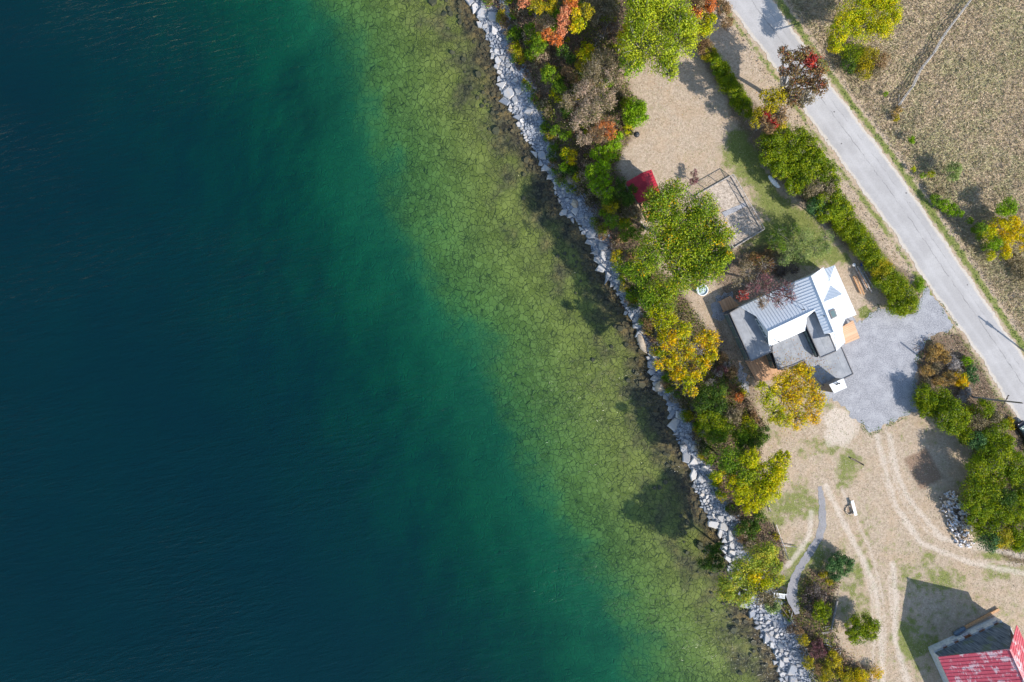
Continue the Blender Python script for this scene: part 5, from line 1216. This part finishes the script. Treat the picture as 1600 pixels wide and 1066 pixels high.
# dark car at the right edge, only its tail inside the frame
cp = K(1606, 678, .7); cr_ = empty('parked_car', (cp[0], cp[1], G)); tag(cr_, 'black car at the right edge of the picture beside the road', 'car')
ca = math.atan2(1.45, -1.0)
def cl(x, y, z): return (cp[0] + x * math.cos(ca) - y * math.sin(ca), cp[1] + x * math.sin(ca) + y * math.cos(ca), G + z)
def carloft(secs, name, mat, sm=True):
    V = []; F = []
    for (x, w, z0, z1) in secs:
        for (yy, zz) in ((-w, z0), (-w * 1.02, z0 + (z1 - z0) * .55), (-w * .86, z1 - .03), (-w * .5, z1), (w * .5, z1), (w * .86, z1 - .03), (w * 1.02, z0 + (z1 - z0) * .55), (w, z0)): V.append(cl(x, yy, zz))
    n = 8
    for i in range(len(secs) - 1):
        for j in range(n): F.append((i * n + j, i * n + (j + 1) % n, (i + 1) * n + (j + 1) % n, (i + 1) * n + j))
    F.append(tuple(range(n))); F.append(tuple(range((len(secs) - 1) * n, len(secs) * n))[::-1])
    return mk(name, V, F, mat, cr_, sm)
carloft([(-2.2, .72, .35, .62), (-2.05, .86, .25, .78), (-1.2, .9, .22, .92), (.9, .9, .22, .95), (1.9, .86, .25, .92), (2.2, .74, .35, .7)], 'body', M['car_paint'])
carloft([(-1.25, .78, .85, .93), (-.6, .70, .85, 1.38), (.9, .70, .85, 1.42), (1.7, .76, .85, .96)], 'window_glass', M['glass'])
carloft([(-.5, .62, 1.3, 1.43), (.2, .66, 1.3, 1.46), (.95, .62, 1.3, 1.45)], 'roof', M['car_paint'])
for x_ in (-1.35, 1.35):
    for y_ in (-.82, .82):
        m = MB(); m.tube([cl(x_, y_ - .1, .32), cl(x_, y_ + .1, .32)], .32, 16); m.build('wheel', M['rubber'], cr_)
for y_ in (-.62, .62):
    m = MB(); m.box(cl(-2.12, y_, .6), .12, .3, .12, ca); m.build('headlight', M['steel'], cr_)

# ------------------------------------------------------------ stuff nobody could count: grass, weeds, brush, leaves
def scatter(n, box, w, fn):
    """random points in photo pixels kept with probability fn"""
    px = rng.uniform(box[0], box[2], n); py = rng.uniform(box[1], box[3], n); k = rng.uniform(size=n) < fn(px, py); return px[k], py[k]
def tufts(name, px, py, pal, L, Wd, hgt, label, cat, up=.6, mat='straw', patch=.5):
    x = (px - 800) * MP * (HC - G) / HC; y = (533 - py) * MP * (HC - G) / HC; n = len(x); z = np.maximum(terrain_z(x, y), 0) + rng.uniform(0, 1, n) ** 1.5 * hgt
    nn = rng.normal(size=(n, 3)); nn[:, 2] = np.abs(nn[:, 2]) + up; nn /= np.linalg.norm(nn, axis=1, keepdims=True)
    r_ = np.random.default_rng(5); c = pick(pal, n, r_) * rng.uniform(.7, 1.25, (n, 1)) * (1 + patch * (vnoise(x, y, .8, 12) - .5) + patch * .8 * (vnoise(x, y, .09, 14) - .5))[:, None]
    o = leafcloud(name, np.stack([x, y, z], 1), nn, c, L, Wd, M[mat]); tag(o, label, cat, kind='stuff'); return o
def field_fn(px, py):
    f = road_side(px, py); return sst(14, 26, f) * .95
PAL['fieldg'] = [((.47,.37,.26),4),((.40,.31,.21),4),((.32,.30,.15),4),((.54,.45,.34),1.2),((.24,.19,.12),1)]
px, py = scatter(150000, (1190, -20, 1640, 620), 1, field_fn)
tufts('field_grass', px, py, 'fieldg', .55, .09, .35, 'shaggy dried grass over the field beyond the road', 'grass', .25)
PAL['verge'] = [((.10,.20,.03),5),((.16,.26,.05),4),((.30,.27,.14),2),((.06,.12,.03),3)]
px, py = scatter(60000, (1120, -20, 1640, 760), 1, lambda a, b: np.maximum(np.exp(-((road_side(a, b) - 9) / 5.0) ** 2) * (road_side(a, b) > 2), .6 * np.exp(-((road_side_left(a, b) - 8) / 4.5) ** 2) * (road_side_left(a, b) > 2) * (polymask(a, b, DR, 3) < .3)))
tufts('verge_grass', px, py, 'verge', .3, .12, .22, 'green grass along both verges of the road', 'grass', .5)
PAL['dryweed'] = [((.38,.28,.18),5),((.26,.20,.12),4),((.20,.20,.08),2),((.48,.40,.30),2),((.09,.06,.05),2)]
px, py = scatter(50000, (1120, -20, 1640, 760), 1, lambda a, b: np.maximum(np.exp(-((road_side(a, b) - 19) / 5.0) ** 2), .8 * np.exp(-((road_side_left(a, b) - 17) / 6) ** 2) * (polymask(a, b, DR, 3) < .2)))
tufts('ditch_weeds', px, py, 'dryweed', .35, .1, .3, 'dry tan weeds in the ditch beyond the verge', 'weeds', .4)
PAL['brush'] = [((.26,.18,.12),5),((.14,.11,.07),4),((.12,.15,.03),3),((.36,.26,.18),3),((.07,.05,.045),3),((.30,.12,.08),1)]
PAL['brushg'] = [((.13,.17,.03),5),((.20,.22,.04),4),((.07,.10,.02),3),((.34,.27,.05),1.5)]
bank_fn = lambda a, b: polymask(a, b, BR, 5) * (1 - polymask(a, b, [(700,-80)] + [tuple(q_) for q_ in RE] + [(1100, 1200), (600, 1200)], 4))
px, py = scatter(330000, (740, -20, 1400, 1090), 1, bank_fn)
g_ = vnoise(px, py, .035, 41) + .25 * (vnoise(px, py, .12, 42) - .5)
tufts('bank_brush', px[g_ < .50], py[g_ < .50], 'brush', .32, .13, .8, 'dry brown brush and twigs covering the shore bank', 'brush', .5)
tufts('bank_greenery', px[g_ >= .50], py[g_ >= .50], 'brushg', .26, .17, .9, 'low olive green growth between the shrubs of the bank', 'undergrowth', .8, 'leaf')
px, py = scatter(90000, (1080, 40, 1640, 900), 1, lambda a, b: np.maximum.reduce([polymask(a, b, [(1425,530),(1460,520),(1500,520),(1545,600),(1620,700),(1700,900),(1580,880),(1500,800),(1520,700),(1440,630)], 5), .8 * polymask(a, b, [(1125,390),(1215,380),(1250,405),(1200,440),(1160,470),(1120,470)], 8), .5 * polymask(a, b, [(1120,480),(1160,560),(1190,620),(1160,640),(1110,560)], 6)]))
tufts('hedge_undergrowth', px, py, 'brush', .26, .11, .35, 'brown undergrowth around the road side thicket and behind the house', 'undergrowth', .5)
# short dry turf of the yards
def yard_fn(a, b):
    f = (road_side_left(a, b) > 14) * (1 - bank_fn(a, b)) * (1 - polymask(a, b, DR, 3)); xl = np.interp(b, RE[:, 1], RE[:, 0]) + 30
    return f * (a > xl) * .9
PAL['yard'] = [((.52,.44,.33),5),((.40,.32,.23),4),((.24,.25,.11),3),((.16,.20,.06),1.6),((.64,.57,.46),2.4)]
px, py = scatter(260000, (960, 60, 1640, 1090), 1, yard_fn)
x = px; lawn = .75 * polymask(px, py, LAWN, 14) + .4 * (vnoise(px, py, .02, 61) - .45)
gk = rng.uniform(size=len(px)) < np.clip(lawn, .03, .9)
tufts('dry_turf', px[~gk], py[~gk], 'yard', .16, .06, .04, 'short dry tan turf of the yards', 'grass', .8)
tufts('green_turf', px[gk], py[gk], 'verge', .16, .07, .05, 'short green turf patches of the lawn', 'grass', .8)

# thicket between the named shrubs of the bank: one mass
def thicket(name, centers, pals, label, dens=1.0, leaf=.24):
    r_ = np.random.default_rng(77); B = []
    for (px, py), pl in zip(centers, pals):
        R = r_.uniform(.5, 1.3); c = K(px, py, R * .7); tz = float(terrain_z(c[0], c[1])); c[2] = tz + R * .45; B.append((c, R, pl))
    P, N, C, _ = crown_points(B, r_, dens, leaf, .4, .75)
    tz = np.maximum(terrain_z(P[:, 0], P[:, 1]), 0) + .03; P[:, 2] = np.maximum(P[:, 2], tz + r_.uniform(0, .25, len(P)))
    o = leafcloud(name, P, N, C, leaf, leaf * .6, M['leaf']); tag(o, label, 'thicket', kind='stuff'); return o
px, py = scatter(4600, (740, -20, 1300, 870), 1, lambda a, b: bank_fn(a, b) * (polymask(a, b, [(960,-40),(1110,-40),(1110,60),(960,60)], 3) < .5) * .33)
pl = [('green', 'juniper', 'olivey', 'drygr', 'pinkish', 'yellowg', 'brown', 'bright', 'dark')[int(v * 8.99)] for v in np.clip(vnoise(px, py, .045, 88) * 1.7 - .35 + rng.uniform(-.14, .14, len(px)), 0, 1)]
thicket('bank_thicket', list(zip(px, py)), pl, 'mixed green, olive and dry brush filling the bank between larger shrubs', .75)
# bushes spilling over the inner edge of the stones
ed = []; epl = []
for i in range(170):
    yy = random.uniform(-15, 1000); xx = np.interp(yy, RE[:, 1], RE[:, 0]) + random.uniform(-3, 8)
    if 900 < yy < 960: continue
    ed.append((xx, yy)); epl.append(random.choice(['green', 'olivey', 'drygr', 'brown', 'dark', 'juniper', 'twig']))
thicket('edge_thicket', ed, epl, 'low ragged brush spilling over the inner edge of the stones', .55, .2)
px, py = scatter(200, (1425, 515, 1640, 880), 1, lambda a, b: polymask(a, b, [(1490,640),(1560,640),(1640,700),(1640,860),(1560,860),(1515,800),(1530,720),(1500,680)], 3))
thicket('roadside_thicket', list(zip(px, py)), [random.choice(['juniper', 'green', 'olivey', 'dark']) for _ in px], 'dense low green growth between the junipers of the right thicket', .8)
px, py = scatter(420, (1175, 180, 1440, 500), 1, lambda a, b: polymask(a, b, [(1190,205),(1235,200),(1290,250),(1335,325),(1320,340),(1270,330),(1235,290),(1200,255)], 3))
thicket('hedge_thicket', list(zip(px, py)), [random.choice(['juniper', 'bright', 'green', 'drygr']) for _ in px], 'dense green growth between the junipers beside the road', .8)
# fallen leaves
PAL['litter'] = [((.55,.30,.05),4),((.40,.18,.06),3),((.50,.42,.08),3),((.25,.13,.06),3)]
SP = [(1235,640,70,1.0),(1185,760,70,.6),(1062,400,100,.5),(1030,90,85,.5),(1080,560,60,.7),(1210,440,60,.7),(1200,910,60,.3),(1350,60,70,.5),(1225,150,60,.5),(1150,590,50,.9),(1330,1040,60,.9)]
px, py = scatter(70000, (940, -10, 1440, 1080), 1, lambda a, b: np.clip(sum(k * np.exp(-((a - x_) ** 2 + (b - y_) ** 2) / (rr_ * rr_ * .6)) for x_, y_, rr_, k in SP), 0, 1) * .32 * (a > np.interp(b, RE[:, 1], RE[:, 0]) + 4) * (polymask(a, b, [(1125,470),(1300,405),(1345,500),(1320,620),(1180,590)], 2) < .5))
tufts('fallen_leaves', px, py, 'litter', .16, .13, .04, 'orange and yellow fallen leaves under the autumn trees', 'leaves', 2.0, 'leaf')
# weeds creeping over the driveway edge
dp_ = np.array(DR, float)
def edge_fn(a, b): m_ = polymask(a, b, DR, 9); return ((m_ > .12) & (m_ < .88)) * .5 * sst(.42, .62, vnoise(a, b, .05, 19)) * (a > 1345)
px, py = scatter(60000, (1270, 440, 1500, 690), 1, edge_fn)
tufts('drive_edge_weeds', px, py, 'verge', .22, .1, .1, 'weeds creeping over the edge of the gravel drive', 'weeds', .6)

# leaves blown onto the flat roofs and the upper roof edges
n_ = 900; a_ = rng.normal(size=n_) * 26 + 1245; b_ = rng.normal(size=n_) * 16 + 578
ok_ = polymask(a_, b_, [(1207,545),(1235,522),(1254,516),(1280,552),(1318,545),(1333,584),(1318,592),(1285,603),(1270,588),(1240,570),(1215,577)], 1) > .8
a_, b_ = a_[ok_], b_[ok_]; sc_ = MP * (HC - G - 2.83) / HC
pp = np.stack([(a_ - 800) * sc_, (533 - b_) * sc_, np.full(len(a_), G + 2.83)], 1); nn = rng.normal(size=pp.shape) * .25; nn[:, 2] = 1
tag(leafcloud('roof_leaves', pp, nn / np.linalg.norm(nn, axis=1, keepdims=True), pick('litter', len(pp), np.random.default_rng(4)), .15, .11, M['leaf']), 'yellow leaves fallen on the flat grey roof by the golden tree', 'leaves', kind='stuff')
